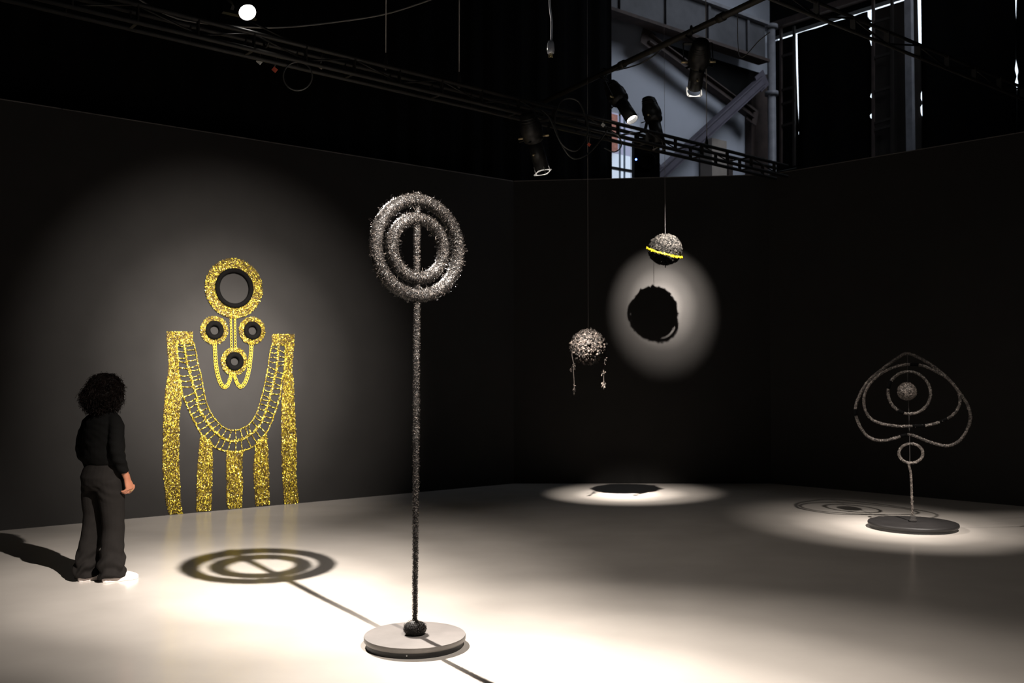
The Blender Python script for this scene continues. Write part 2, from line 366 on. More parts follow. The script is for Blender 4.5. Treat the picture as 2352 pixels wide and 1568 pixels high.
for zz in (8.85, 7.45): mb = MB(); mb.lathe([(.085, -.04), (.14, -.04), (.14, .04), (.085, .04)], (p.x, p.y, zz), seg=14); mb.build('collar', 'steel', t)
mb = MB(); mb.box(hl(1639, 380, .2), (.46, .3, 1.0), Matrix((UD, -WN, ZUP)).transposed()); mb.build('storage_cabinet', 'beige', smooth=False, label='beige board box standing against pale hall wall', cat='cabinet')
mb = MB(); mb.bar(hl(1672, 360, .2), hl(1672, 470, .2), .14, .14, up=UD); mb.build('rust_post', 'rust', smooth=False, label='short rust brown post beside the beige box', cat='post')
# ---- end wall: dark sheets and drapes hung with slits of daylight between
def hung(name, edgeL, edgeR, label, m='drape', top=8.85, off=0, wave=.05, cat='drape', n=170):
    """sheet between two edge functions of height (px offsets along the wall in metres from the corner)"""
    V = []; Fc = []; cols = 14
    for i in range(n + 1):
        z = top * i / n; a, b = edgeL(z), edgeR(z)
        for k in range(cols + 1):
            s = a + (b - a) * k / cols
            V.append(HC + ED * s + EN * (off + wave * math.sin(s * 9) * .6) + ZUP * z)
    W1 = cols + 1
    for i in range(n):
        for k in range(cols): Fc.append((i * W1 + k, i * W1 + k + 1, (i + 1) * W1 + k + 1, (i + 1) * W1 + k))
    N0 = len(V); V += [v - EN * .02 for v in V]; Fc += [tuple(j + N0 for j in reversed(f)) for f in Fc]
    for i in range(n): Fc += [(i * W1, (i + 1) * W1, (i + 1) * W1 + N0, i * W1 + N0), (i * W1 + cols, i * W1 + cols + N0, (i + 1) * W1 + cols + N0, (i + 1) * W1 + cols)]
    mb = MB(); mb.add(V, Fc); return mb.build(name, m, label=label, cat=cat)
def sE(px): return (he(px, 200) - HC).dot(ED)
def zE(px, py): return he(px, py).z
def prof(pairs):                                     # piecewise-linear function of height
    zs = [p[0] for p in pairs]; xs = [p[1] for p in pairs]
    return lambda z: float(np.interp(z, zs, xs))
def edge_px(pairs):                                  # (py, px) pairs -> edge as function of height
    q = sorted((he(px, py).z, (he(px, py) - HC).dot(ED)) for py, px in pairs); return prof(q)
e1 = edge_px([(60, 1826), (160, 1828), (240, 1831), (285, 1834), (294, 1842), (298, 1842), (302, 1833), (310, 1833), (316, 1843), (420, 1843)])
e1r = edge_px([(60, 1833), (160, 1835), (240, 1837), (285, 1837), (420, 1837.5)])
hung('dark_sheet', lambda z: .03, e1, 'dark sheet with rungs in hall corner left of first daylight slit', 'hall', wave=0, cat='panel')
e2 = edge_px([(-20, 1994), (42, 1995), (48, 2005), (54, 1996), (61, 2005), (68, 1996), (77, 2005), (86, 1997), (118, 2006), (213, 2006), (220, 1997), (229, 2006), (259, 2006), (267, 1997), (276, 2006), (420, 2006)])
e2r = edge_px([(-20, 2003), (118, 2002), (420, 2003)])
hung('black_drape', e1r, e2, 'wide black drape in hall between first and second daylight slits', wave=.03, off=.03)
e3 = edge_px([(-60, 2105), (100, 2109), (106, 2114), (112, 2115.5), (205, 2118), (214, 2114), (228, 2114), (236, 2119), (244, 2113), (262, 2114), (275, 2124), (420, 2124)])
e3r = edge_px([(-60, 2116), (100, 2118), (112, 2117), (225, 2119), (262, 2120), (420, 2119)])
hung('brown_sheet', e2r, e3, 'dark brown sheet with rungs in hall left of third daylight slit', 'rustd', wave=0, cat='panel')
e4 = edge_px([(-60, 2331), (30, 2334), (60, 2336), (140, 2335), (160, 2332), (178, 2337), (188, 2332), (204, 2337), (420, 2338)])
e4r = edge_px([(-60, 2339), (30, 2336), (140, 2336), (165, 2341), (178, 2338), (192, 2341), (204, 2338), (420, 2338)])
hung('black_drape', e3r, e4, 'broad black drape in hall right of third daylight slit', wave=.03, off=.03)
hung('black_drape', e4r, lambda z: 6.4, 'black drape at far right beyond the last daylight slit', wave=.03, off=.03)
# frames and rungs on those sheets
for nm, x0, x1, ys, lab in (('window_2', 1794, 1827, (130, 208, 240, 290), None), ('window_3', 2006, 2052, (52, 134, 212, 284, 300), None)):
    t = thing(nm, he((x0 + x1) / 2, 350, .12), None, None, kind='structure')
    for px in (x0, x1 - 3): mb = MB(); mb.bar(he(px, 60 if nm == 'window_2' else -20, .10), he(px, 380, .10), .05, .05, up=EN); mb.build('frame_post', 'rust' if px == x0 else 'rustd', t, smooth=False)
    for y in ys: mb = MB(); mb.bar(he(x0, y, .10), he(x1, y - (x1 - x0) * .3, .10), .04, .05); mb.build('frame_rung', 'rustd', t, smooth=False)
mb = MB(); a = he(2090, 200, .25); mb.box((a.x, a.y, 4.45), (.13, .1, 8.9), Matrix((ED, EN, ZUP)).transposed()); mb.build('pale_upright', 'steel', smooth=False, label='pale lilac upright beside the third daylight slit', cat='post')
mb = MB(); mb.bar(HC + ED * .0 + EN * .09 + ZUP * (ZS + .22), HC + ED * 6.3 + EN * .09 + ZUP * (ZS + .22), .16, .14); mb.build('header_beam', 'rust', smooth=False, label='long rusty header beam above the daylight slits', cat='beam')
# black masking drape behind the left partition, with its rail
cu = thing('masking_drape', hl(1000, 600, 1.05), 'tall black masking drape behind the left wall ending beside pale wall', 'drape')
V = []; Fc = []; s1 = (hl(1407, 300, 1.05) - HC).dot(UD); s0 = s1 - 16; nn = 260
for i in range(nn + 1):
    s = s0 + (s1 - s0) * i / nn; o = 1.05 + .05 * math.sin(s * 14) + .02 * math.sin(s * 33)
    V += [HC + UD * s + WN * o, HC + UD * s + WN * o + ZUP * 8.6]
for i in range(nn): Fc.append((2 * i, 2 * i + 2, 2 * i + 3, 2 * i + 1))
mb = MB(); mb.add(V, Fc); N0 = len(mb.v); mb.add([Vector(v) - WN * .015 for v in V], [tuple(reversed(f)) for f in Fc]); mb.build('cloth', 'drape', cu)
mb = MB(); mb.tube([HC + UD * s0 + WN * 1.14 + ZUP * 8.62, HC + UD * (s1 + .6) + WN * 1.14 + ZUP * 8.62], .035, 8); mb.build('drape_rail', 'girder', cu)

# ================================================================== RIGGING
def truss(name, s0, s1, p0, zl0, zl1, hgt, wid, label, bat):
    """ladder box truss along UD from s0 to s1 through plan point p0; lower chord z from zl0 to zl1"""
    f = lambda s: p0 + UD * s
    zz = lambda s: zl0 + (zl1 - zl0) * (s - s0) / (s1 - s0)
    t = thing(name, f((s0 + s1) / 2) + ZUP * zz((s0 + s1) / 2), label, 'truss')
    for dz in (0, hgt):
        for dw in ((0, wid) if wid else (0,)): mb = MB(); mb.tube([f(s0) + WN * -dw + ZUP * (zz(s0) + dz), f(s1) + WN * -dw + ZUP * (zz(s1) + dz)], .024 if wid else .016, 8); mb.build('chord', 'truss', t)
    s = s0 + .3; i = 0
    while s < s1:
        a = f(s) + ZUP * zz(s)
        for dw in ((0, wid) if wid else (0,)): mb = MB(); mb.bar(a - WN * dw, a - WN * dw + ZUP * hgt, .05, .012, up=UD); mb.build('batten', 'truss', t, smooth=False)
        if i % 2 == 0 and wid: mb = MB(); mb.bar(a, a - WN * wid, .03, .012); mb.build('cross_batten', 'truss', t, smooth=False)
        mb = MB(); mb.tube([a + ZUP * .01, a + UD * bat + ZUP * (hgt - .01)] if i % 2 else [a + ZUP * (hgt - .01), a + UD * bat + ZUP * .01], .009, 6); mb.build('diagonal', 'truss', t)
        s += bat; i += 1
    return t
TP = Vector((-2.46, 8.89, 0))
def tz(s): return 4.65 + (4.53 - 4.65) * (s - .18) / 8.0
truss('lighting_truss', -3.4, 8.35, TP, tz(-3.4), tz(8.35), .155, .20, 'long black lighting truss running above the left wall to the corner', .53)
T2 = at(2096, 105, 9.0); T2.z = 0
truss('lighting_truss', -3.5, 3.9, T2, 4.62, 4.62, .125, 0, 'dark lighting truss crossing the upper right corner', .55)
# suspension wires of the first truss
def wire(name, a, b, label, r=.006, clamp=True):
    t = thing(name, a, label, 'wire'); mb = MB(); mb.tube([a, b], r, 6); mb.build('strand', 'wire', t)
    if clamp: mb = MB(); mb.lathe([(.006, 0), (.022, .01), (.022, .09), (.010, .16), (.006, .18)], a, seg=8); mb.build('clamp', 'pipe', t)
def on_truss(px):                                     # plan point of the truss seen at column px
    k = (px - 1176) / F; s = (k * TP.y - TP.x) / (UD.x - k * UD.y); return s
for px, lab in ((895, 'thin steel suspension wire above the middle of the long truss'), (1066, 'thin steel suspension wire nearer the right end of the truss'), (1640, 'thin suspension wire on the truss in front of the pale wall')):
    s = on_truss(px); a = TP + UD * s - WN * .1 + ZUP * (tz(s) + .15); wire('suspension_wire', a, Vector((a.x, a.y, CT)), lab)
# crossing pipe
PA = at(1160, 276, 14.7); PB = at(1850, -52, 9.35)
zc = 5.55
def pipe_at(k): return PA + (PB - PA) * k
t = thing('cross_pipe', PA, 'dark iron pipe crossing over the truss up to the right', 'pipe')
mb = MB(); mb.tube([PA, PB], .036, 12); mb.build('tube', 'pipe', t)
for k in (.18, .5, .8): mb = MB(); mb.lathe([(.036, -.05), (.048, -.05), (.048, .05), (.036, .05)], pipe_at(k), (PB - PA), 12); mb.build('coupler', 'pipe', t)
def pipe_px(px):
    lo, hi = 0., 1.
    for _ in range(40):
        m = (lo + hi) / 2; p = pipe_at(m); x = 1176 + F * p.x / p.y
        if x < px: lo = m
        else: hi = m
    return pipe_at(lo)
# wires on pipe and other rigging
p = at(1380, 205, 13.0)
# ---- stage spotlights
def frame_of(d):
    d = Vector(d).normalized(); a = d.cross(ZUP); a.normalize(); return d, a, a.cross(d)
def stage_spot(lens, aim, hook, label, sc=1.0, lensm='lens', up=1, frame=True, name='stage_spotlight'):
    """ellipsoidal spotlight: lens centre, aim point, point on the pipe it hangs from"""
    lens, aim, hook = Vector(lens), Vector(aim), Vector(hook); d, a, b = frame_of(aim - lens)
    t = thing(name, lens, label, 'spotlight', 'stage spotlights on the rigging')
    L = lambda k: lens + d * (k * sc)
    mb = MB(); mb.lathe([(.078 * sc, .055 * sc), (.083 * sc, .055 * sc), (.083 * sc, -.26 * sc), (.078 * sc, -.26 * sc), (.078 * sc, .055 * sc)], lens, d, 24); mb.build('lens_tube', 'lampb', t)
    mb = MB(); mb.lathe([(.083 * sc, -.25 * sc), (.115 * sc, -.28 * sc), (.122 * sc, -.31 * sc), (.115 * sc, -.34 * sc), (.125 * sc, -.36 * sc), (.125 * sc, -.42 * sc), (.10 * sc, -.50 * sc), (.085 * sc, -.58 * sc), (.05 * sc, -.60 * sc), (0, -.60 * sc)], lens, d, 24); hs = mb.build('lamp_housing', 'lampb', t)
    for k in range(5): mb = MB(); mb.lathe([(.10 * sc, 0), (.118 * sc - k * .005, .003), (.118 * sc - k * .005, .010), (.10 * sc, .013)], L(-.44 - .026 * k), d, 20); mb.build('cooling_fin', 'lampb', hs)
    mb = MB(); mb.lathe([(0, .016 * sc), (.03 * sc, .014 * sc), (.06 * sc, .007 * sc), (.077 * sc, -.004 * sc)], lens, d, 24); mb.build('lens', lensm, t)
    # colour frame holder
    R = Matrix((a, d, b)).transposed(); fr = MB(); q = L(.115); h = .088 * sc; k = 24
    sq = []; ho = []
    for n_ in range(k):
        an = 2 * math.pi * (n_ + .5) / k; c_, s_ = math.cos(an), math.sin(an); m_ = max(abs(c_), abs(s_))
        sq.append(a * (c_ / m_ * h) + b * (s_ / m_ * h)); ho.append((a * c_ + b * s_) * (.078 * sc))
    V = [q + v for v in sq] + [q + v for v in ho] + [q + v + d * .006 for v in sq] + [q + v + d * .006 for v in ho]
    Fc = []
    for n_ in range(k):
        m_ = (n_ + 1) % k; Fc += [(n_, m_, k + m_, k + n_), (2 * k + m_, 2 * k + n_, 3 * k + n_, 3 * k + m_), (n_, 2 * k + n_, 2 * k + m_, m_), (k + n_, k + m_, 3 * k + m_, 3 * k + n_)]
    fr.add(V, Fc)
    for sx in (-1, 1):
        for sz in (-1, 1): fr.tube([L(.02) + (a * sx + b * sz) * (.060 * sc), q + (a * sx + b * sz) * (.064 * sc)], .004, 5)
    if frame: fr.build('colour_frame', 'frame', t, smooth=False)
    mb = MB()
    for sx in (-1, 1): mb.tube([L(-.31) + a * (sx * .12 * sc), L(-.31) + a * (sx * .19 * sc)], .012, 8)
    mb.build('tilt_bolt', 'brass', t)
    for ang in (.4, 1.5, 2.6): v = a * math.cos(ang) - b * math.sin(ang); mb = MB(); mb.bar(L(-.30) + v * .115 * sc, L(-.30) + v * .17 * sc, .03, .004, up=d); mb.build('shutter_tab', 'lampb', t, smooth=False)
    mb = MB(); mb.tube([L(-.14) - b * .083 * sc, L(-.14) - b * .12 * sc], .010, 8); mb.build('focus_knob', 'brass', t)
    # yoke
    yk = MB(); v = hook - L(-.31); v -= a * v.dot(a); ln = v.length; v.normalize(); yl = min(.24 * sc, ln * .8)
    for sx in (-1, 1): yk.bar(L(-.31) + a * (sx * .16 * sc), L(-.31) + a * (sx * .16 * sc) + v * yl, .008, .04, up=d)
    yk.bar(L(-.31) - a * (.165 * sc) + v * yl, L(-.31) + a * (.165 * sc) + v * yl, .04, .008, up=v)
    yk.build('yoke', 'lampb', t, smooth=False)
    mb = MB(); mb.tube([L(-.31) + v * yl, hook - v * .05 + (hook - (L(-.31) + v * ln)) * 1.0], .012, 8); mb.build('hook_stem', 'lampb', t)
    mb = MB(); mb.tube(circle(hook, .062, v, v.cross(a), 14), .012, 6, closed=True); mb.build('hook_clamp', 'lampb', t)
    return t, d
# A: bright lamp over the truss, faces the room
A0 = Vector((-2.46, 8.89, 5.01)); Aaim = Vector((.45, 4.95, 0)); sA = .1
stage_spot(A0, Aaim, TP + UD * .25 - WN * .1 + ZUP * (tz(.25) + .155), 'glaring white spotlight above the truss at top left', frame=False)
# B: lamp low on the truss over the lower orb
ORB2 = at(1351, 797, 12.5); B0 = at(1241, 374, 11.0); Baim = floor_at(1443, 1135)
sB = on_truss(1222); stage_spot(B0, Baim, TP + UD * sB + ZUP * tz(sB), 'long black spotlight hanging straight down from truss over corner', lensm='lens')
# C: lamp on the pipe turned to the right
C0 = at(1448, 268, 12.2); Caim = Vector((3.9, 9.9, 0))
stage_spot(C0, Caim, pipe_px(1388), 'tilted spotlight with bright oval lens in front of pale wall', lensm='lensdim', frame=False)
# D: lamp high on the pipe over the upper orb
D0 = at(1597, 192, 11.0); ORB1 = at(1528, 573, 13.44); Daim = at(1522, 700, CL.y)
stage_spot(D0, Daim, pipe_px(1592), 'upright black spotlight hanging high on pipe before pale wall')
# E: unlit lamp standing up behind the truss
sE1 = on_truss(1505); Ehook = TP + UD * sE1 - WN * .2 + ZUP * (tz(sE1) + .155)
Ee = at(1512, 322, Ehook.y + .1)
stage_spot(Ee, at(1519, 352, Ehook.y + .08), Ehook, 'unlit black spotlight standing upright beside the narrow bright window', lensm='lampb')
beam('lamp_left_truss', A0 + (Aaim - A0).normalized() * .17, Aaim, 9400, 19)
spot('lamp_left_truss_stray', A0 + (Aaim - A0).normalized() * .17, Vector((2.4, 7.6, 0)), 420, 52, 1.0)
beam('lamp_lower_orb', B0 + (Baim - B0).normalized() * .17, Baim, 7600, 10.8, .025)
spot('lamp_tilted', C0 + (Caim - C0).normalized() * .17, Caim, 60, 13, 1)
beam('lamp_upper_orb', D0 + (Daim - D0).normalized() * .17, Daim, 21500, 8.6, .02)
# black equipment box with blue indicator, on a shelf bracket behind the back wall
bp = at(1483, 372, 16.2); t = thing('loudspeaker', (bp.x, bp.y, 0), 'black loudspeaker cabinet with a small blue light behind back wall', 'loudspeaker')
mb = MB(); mb.box((bp.x, bp.y, bp.z - .02), (.42, .34, .78)); mb.build('cabinet', 'drape', t, smooth=False)
mb = MB(); mb.lathe([(.15, 0), (.15, -.015), (.13, -.02), (.05, .02), (0, .025)], (bp.x + .0, bp.y - .172, bp.z - .02), (0, 1, 0), 20); mb.build('cone', 'drape', t)
mb = MB(); q = at(1461, 366, bp.y - .18); mb.ball(q, .016, 10, 6); mb.build('indicator_light', 'led', t)
mb = MB(); mb.tube([(bp.x, bp.y, 0), (bp.x, bp.y, bp.z - .5)], .03, 10); mb.build('stand_pole', 'lampb', t)
mb = MB(); mb.lathe([(.0, .03), (.24, .03), (.25, .02), (.25, 0), (0, 0)], (bp.x, bp.y, 0), seg=20); mb.build('stand_base', 'lampb', t)
# cables
def cable(name, pts, r, label, m='cable', cat='cable', n=40, closed=False):
    mb = MB(); mb.tube(smooth_path(pts, n, closed), r, 6, closed=closed); return mb.build(name, m, label=label, cat=cat)
cable('power_cable', [at(290, -20, 9.6), at(400, 40, 9.5), at(530, 59, 9.4), at(640, 63, 9.5), at(760, 52, 9.7), at(890, 31, 10), at(1010, -8, 10.3)], .009, 'slack grey cable drooping below the glaring lamp', m='wire')
cl_ = at(684, 175, 9.35); cable('cable_loop', circle(cl_, .14, (1, 0, 0), (0, 0, 1), 16), .007, 'round loop of cable hanging under the long truss', closed=True, n=48)
cable('truss_cable', [at(1240, 250, 10.9), at(1262, 270, 10.8), at(1290, 330, 10.8), at(1325, 345, 10.9), at(1350, 300, 11.1), at(1330, 235, 11.2), at(1290, 232, 11.1), at(1275, 290, 10.9), at(1310, 360, 10.9), at(1352, 352, 11.2), at(1395, 300, 11.4)], .009, 'tangled black cables hanging under truss by the corner', n=80)
cable('truss_cable', [at(1402, 300, 11.5), at(1424, 318, 11.5), at(1426, 338, 11.5), at(1410, 349, 11.5), at(1388, 340, 11.4)], .007, 'thin cable curling across the narrow bright window')
cable('pipe_cable', [pipe_px(1402), at(1418, 161, 12.5), at(1470, 146, 12.2), at(1512, 120, 12), pipe_px(1530)], .009, 'black cable sagging under the cross pipe')
cable('pipe_cable', [pipe_px(1700), at(1700, 130, 11.5), at(1745, 92, 11), at(1768, 74, 10.8)], .006, 'thin cable slanting up right before the girder')
for (px, py, Y, m_, s_, lab) in ((596, 141, 9.3, 'whitep', .05, 'small white tag dangling under truss below the glaring lamp'), (631, 160, 9.3, 'redm', .045, 'small red connector hanging under the long truss'),
                                 (737, 152, 9.5, 'beige', .05, 'small tan connector on truss right of the cable loop'), (1385, 287, 11.5, 'whitep', .04, 'small white label on truss near the bright window'), (1353, 332, 11, 'redm', .035, 'small dull red connector among the tangled cables')):
    c = at(px, py, Y); R = Matrix.Rotation(.7, 3, 'Y'); t = thing('cable_tag', c, lab, 'tag')
    mb = MB(); mb.box(c, (s_, .012, s_ * .9), R); mb.build('tag_body', m_, t, smooth=False); mb = MB(); mb.tube([c + Vector((0, 0, .02)), c + Vector((.02, 0, .16))], .004, 5); mb.build('tag_string', 'cable', t)
# hanging plug
pc = at(1265, 112, 6.4); t = thing('power_plug', pc, 'clear plug dangling on a white cord at the top of picture', 'plug')
mb = MB(); mb.tube(smooth_path([at(1262, -60, 6.4), at(1263, 10, 6.4), at(1267, 50, 6.4), at(1266, 94, 6.4)], 16), .0075, 8); mb.build('cord', 'cord', t)
mb = MB(); mb.lathe([(.008, .055), (.018, .05), (.024, .03), (.026, -.01), (.022, -.032), (0, -.034)], pc, seg=12); mb.build('plug_body', 'plug', t)
for dx in (-.010, .010): mb = MB(); mb.box(pc + Vector((dx, 0, -.045)), (.006, .012, .026)); mb.build('prong', 'prong', t, smooth=False)
mb = MB(); mb.tube([pc + Vector((0, -.012, -.03)), pc + Vector((0, -.012, -.06))], .004, 8); mb.build('ground_pin', 'prong', t)

# ================================================================== FRONT SCULPTURE: double ring on a tall pole
BF = floor_at(953, 1481); BX, BY = BF.x, BF.y
PH = at(955, 446, BY).z; t = thing('double_ring_sculpture', (BX, BY, 0), 'tall black fuzzy double ring sculpture on a pole in foreground', 'sculpture')
br = .308
mb = MB(); mb.lathe([(0, 0), (br * .955, 0), (br * .955, .034), (0, .034)], (BX, BY, 0), seg=96); mb.build('under_plate', 'plinth', t, smooth=False)
mb = MB(); mb.lathe([(0, .034), (br * .99, .034), (br, .038), (br, .060), (br * .994, .064)], (BX, BY, 0), seg=96); pe = mb.build('base_rim', 'plateedge', t)
mb = MB(); mb.lathe([(br * .994, .064), (br * .6, .0645), (0, .0645)], (BX, BY, 0), seg=96); mb.build('base_top', 'plate', t)
q = at(946.5, 1508, BY - br * .955); mb = MB(); mb.ball((BX - .018, BY - br * .955, .02), .0045, 8, 6); mb.build('screw_dot', 'white', t)
kz = .0645
kp = [(0, kz), (.048, kz + .002), (.066, kz + .020), (.067, kz + .045), (.055, kz + .066), (.03, kz + .074), (0, kz + .075)]
mb = MB(); mb.lathe(kp, (BX, BY, 0), seg=28); kn = mb.build('knob', 'core', t)
mb = MB(); n = 1300; th = rng.uniform(0, 6.28, n); ph = rng.uniform(-1.3, 1.5, n)
Nn = np.stack([np.cos(th) * np.cos(ph), np.sin(th) * np.cos(ph), np.sin(ph)], -1); P = np.array([BX, BY, kz + .038]) + Nn * np.array([.066, .066, .036])
ribbons(mb, P, np.cross(Nn, rng.normal(size=(n, 3))), Nn, rng.uniform(.015, .035, (n, 1)), rng.uniform(.0015, .003, (n, 1)), rng.uniform(0, .008, (n, 1))); mb.build('knob_fibre', 'fibre', kn, kind='stuff')
RB = at(956, 692, BY).z; RC = (PH + RB) / 2; RY = math.radians(36.5)
AX = Vector((math.cos(RY), math.sin(RY), 0))         # right side of the rings lies farther away
nP = 60; rads = []; pts = []
for i in range(nP):
    z = .1 + (PH + .012 - .1) * i / (nP - 1); f = i / (nP - 1)
    wob = Vector((mnoise.noise((0, 0, z * 2.2)) * .006, mnoise.noise((5, 0, z * 2.2)) * .006, 0))
    pts.append(Vector((BX, BY, z)) + wob + Vector((.006 * f, 0, 0))); rads.append((.0085 + .0065 * min(1, f * 2.2)) * (1 + .22 * mnoise.noise((9, 0, z * 9))))
mb = MB(); mb.tube(pts, rads, 10); po = mb.build('pole', 'core', t)
mb = MB(); path_fuzz(mb, pts, rads, 16000, Ln=(.007, .018), Wd=(.0014, .0026), along=.6, lift=(0, .007), out=.003); mb.build('pole_fibre', 'fibre', po, kind='stuff')
RCc = Vector((BX + .012, BY, RC))
for nm, R_, tr, cz, nf in (('outer_ring', .294, .0335, 0, 15000), ('inner_ring', .184, .0315, at(956, 570, BY).z - RC, 9500)):
    c = RCc + ZUP * cz; loop = circle(c, R_, AX, ZUP, 96)
    mb = MB(); mb.tube([p + Vector((mnoise.noise(p * 9), mnoise.noise(p * 9 + Vector((3, 0, 0))), mnoise.noise(p * 9 + Vector((0, 7, 0))))) * .004 for p in loop], [tr * (1 + .08 * mnoise.noise(p * 14)) for p in loop], 14, closed=True); ro = mb.build(nm, 'core', t)
    mb = MB(); path_fuzz(mb, loop, tr, int(nf * 1.5), closed=True, Ln=(.008, .022), Wd=(.0014, .0026), along=.7, lift=(0, .008), out=.003)
    path_fuzz(mb, loop, tr * 1.03, 500, closed=True, Ln=(.015, .035), Wd=(.0014, .002), along=1, lift=(.01, .03), out=.006)
    mb.build(nm + '_fibre', 'fibre', ro, kind='stuff')
a_, b_ = RCc + AX * .21 - ZUP * .12, RCc + AX * .27 - ZUP * .12
mb = MB(); mb.tube([a_, b_], .003, 6); mb.build('tie_wire', 'wire', t)

# ================================================================== RIGHT SCULPTURE: spade loops on a round plate
SF = floor_at(2097, 1213); SX, SY = SF.x, SF.y; SR = .455
t = thing('spade_sculpture', (SX, SY, 0), 'spade shaped fuzzy wire sculpture on a round black plate at right', 'sculpture')
mb = MB(); mb.lathe([(0, 0), (SR * .955, 0), (SR * .955, .032), (0, .032)], (SX, SY, 0), seg=96); mb.build('under_plate', 'plinth', t, smooth=False)
mb = MB(); mb.lathe([(0, .032), (SR * .985, .032), (SR, .042), (SR, .056), (SR * .99, .066), (SR * .975, .069), (0, .070)], (SX, SY, 0), seg=96); mb.build('base_plate', 'plated', t)
sn = Vector((-.28, -.96, 0)).normalized()            # the loops face the camera, slightly turned
def zp(x, y, off=0): return hit(1940 + x / 3.3375, 790 + y / 3.336, Vector((SX, SY, 1)) + sn * off, sn)
def fuzzy_loop(name, pts, r, closed, nf, n=90, off=0, holes=()):
    P = smooth_path([zp(x, y, off) for x, y in pts], n, closed)
    mb = MB(); mb.tube(P, r, 10, closed=closed); o = mb.build(name, 'core', t)
    mb = MB(); path_fuzz(mb, P, r, nf, closed=closed, Ln=(.006, .018), Wd=(.002, .0035), along=.6, lift=(0, .004), out=.0012); mb.build(name + '_fibre', 'fibre2', o, kind='stuff')
    for (i0, i1) in holes:
        mb = MB(); mb.tube([P[k % n] for k in range(i0, i1 + 1)], r * 1.8, 10); mb.build('tape_wrap', 'wrapb', o)
    return P
outer = [(480, 72), (400, 110), (290, 190), (190, 275), (120, 380), (85, 480), (90, 560), (130, 650), (190, 715), (270, 738), (350, 730), (410, 712), (490, 690), (560, 712), (640, 745), (740, 774), (820, 772), (890, 730), (940, 650), (965, 560), (940, 460), (880, 370), (800, 270), (700, 185), (590, 115)]
fuzzy_loop('outer_loop', outer, .0120, True, 9000, 120, 0, holes=((25, 28), (54, 57)))
inner = [(500, 155), (400, 170), (280, 225), (190, 310), (150, 400), (155, 490), (200, 570), (290, 610), (420, 628), (500, 628), (640, 620), (770, 580), (850, 520), (885, 440), (862, 345), (790, 265), (700, 210), (600, 165)]
fuzzy_loop('inner_loop', inner, .0100, True, 6500, 108, .07, holes=((55, 59), (64, 67), (104, 108)))
ringp = [(495 + 163 * math.cos(a) + 6 * math.sin(a), 372 + 162 * math.sin(a)) for a in [k * 2 * math.pi / 16 for k in range(16)]]
fuzzy_loop('centre_ring', ringp, .0115, True, 4000, 64, .10, holes=((19, 22), (34, 38)))
small = [(508 + 92 * math.cos(a), 836 + 74 * math.sin(a)) for a in [k * 2 * math.pi / 14 for k in range(14)]]
fuzzy_loop('lower_ring', small, .0095, True, 2600, 56, 0)
bc = zp(478, 362, .10); mb = MB(); mb.ball(bc, .088, 24, 16); bo = mb.build('centre_ball', 'core', t)
mb = MB(); ball_fuzz(mb, bc, .088, 3200, (.012, .03), (.002, .004), (0, .012)); mb.build('ball_fibre', 'fibre2', bo, kind='stuff')
ring_t = zp(485, 75); base_t = Vector((SX, SY, .07))
stem = [base_t, zp(516, 1190), zp(508, 1000), zp(494, 930), zp(500, 880), zp(497, 700), zp(492, 500), zp(484, 300), zp(482, 80)]
mb = MB(); mb.tube(smooth_path(stem, 60), [.0075 if k < 26 else .0045 for k in range(60)], 8); so = mb.build('stem', 'core', t)
mb = MB(); path_fuzz(mb, smooth_path(stem, 60)[:26], .0078, 2400, Ln=(.006, .015), Wd=(.002, .003), along=.6, lift=(0, .003)); mb.build('stem_fibre', 'fibre2', so, kind='stuff')
mb = MB(); mb.lathe([(0, .070), (.036, .070), (.042, .085), (.036, .10), (.028, .105), (.034, .118), (.026, .135), (.013, .14), (0, .14)], (SX, SY, 0), seg=20); mb.build('stem_knob', 'core', t)

# ================================================================== HANGING ORBS
def knobbly(mb, c, r, n, sz, sq=1, jit=.02):
    """shell of little round yarn knots"""
    k = np.arange(n) + .5; ph = np.arccos(1 - 2 * k / n); th = math.pi * (1 + 5 ** .5) * k
    N = np.stack([np.cos(th) * np.sin(ph), np.sin(th) * np.sin(ph), np.cos(ph)], -1)
    ico = np.array([(1, 0, 0), (-1, 0, 0), (0, 1, 0), (0, -1, 0), (0, 0, 1), (0, 0, -1)], float)
    fc = np.array([(0, 2, 4), (2, 1, 4), (1, 3, 4), (3, 0, 4), (2, 0, 5), (1, 2, 5), (3, 1, 5), (0, 3, 5)])
    s = rng.uniform(sz * .6, sz * 1.3, (n, 1, 1)); C = np.array(tuple(c)) + N * np.array([r, r, r * sq]) * (1 + rng.normal(0, jit, (n, 1)))
    V = C[:, None, :] + ico[None] * s * rng.uniform(.7, 1.3, (n, 6, 1)); Fc = (np.arange(n)[:, None, None] * 6 + fc[None]).reshape(-1, 3)
    return mb.addnp(V.reshape(-1, 3), Fc)
def hang_wire(c, top, t): mb = MB(); mb.tube([c, (c.x, c.y, CT)], .0022, 5); mb.build('hanging_wire', 'wire', t)
r1 = 37 * 13.44 / F
t = thing('ringed_orb', ORB1, 'grey woolly hanging orb circled by a tilted yellow band', 'orb', None)
mb = MB(); mb.ball(ORB1, (r1 * .95, r1 * .95, r1 * .9), 28, 18); o = mb.build('orb_core', 'core', t)
mb = MB(); knobbly(mb, ORB1, r1 * .98, 1500, .017, .93, .03); ball_fuzz(mb, ORB1, r1, 900, (.015, .035), (.004, .007), (0, .016), .94); mb.build('orb_yarn', 'boucle', o, kind='stuff')
hang_wire(ORB1 + ZUP * r1 * .9, None, t)
mb = MB(); mb.tube([ORB1 - ZUP * r1 * .9, ORB1 - ZUP * (r1 * .9 + .05)], [.012, .005], 8); mb.build('yarn_tail', 'boucle', t)
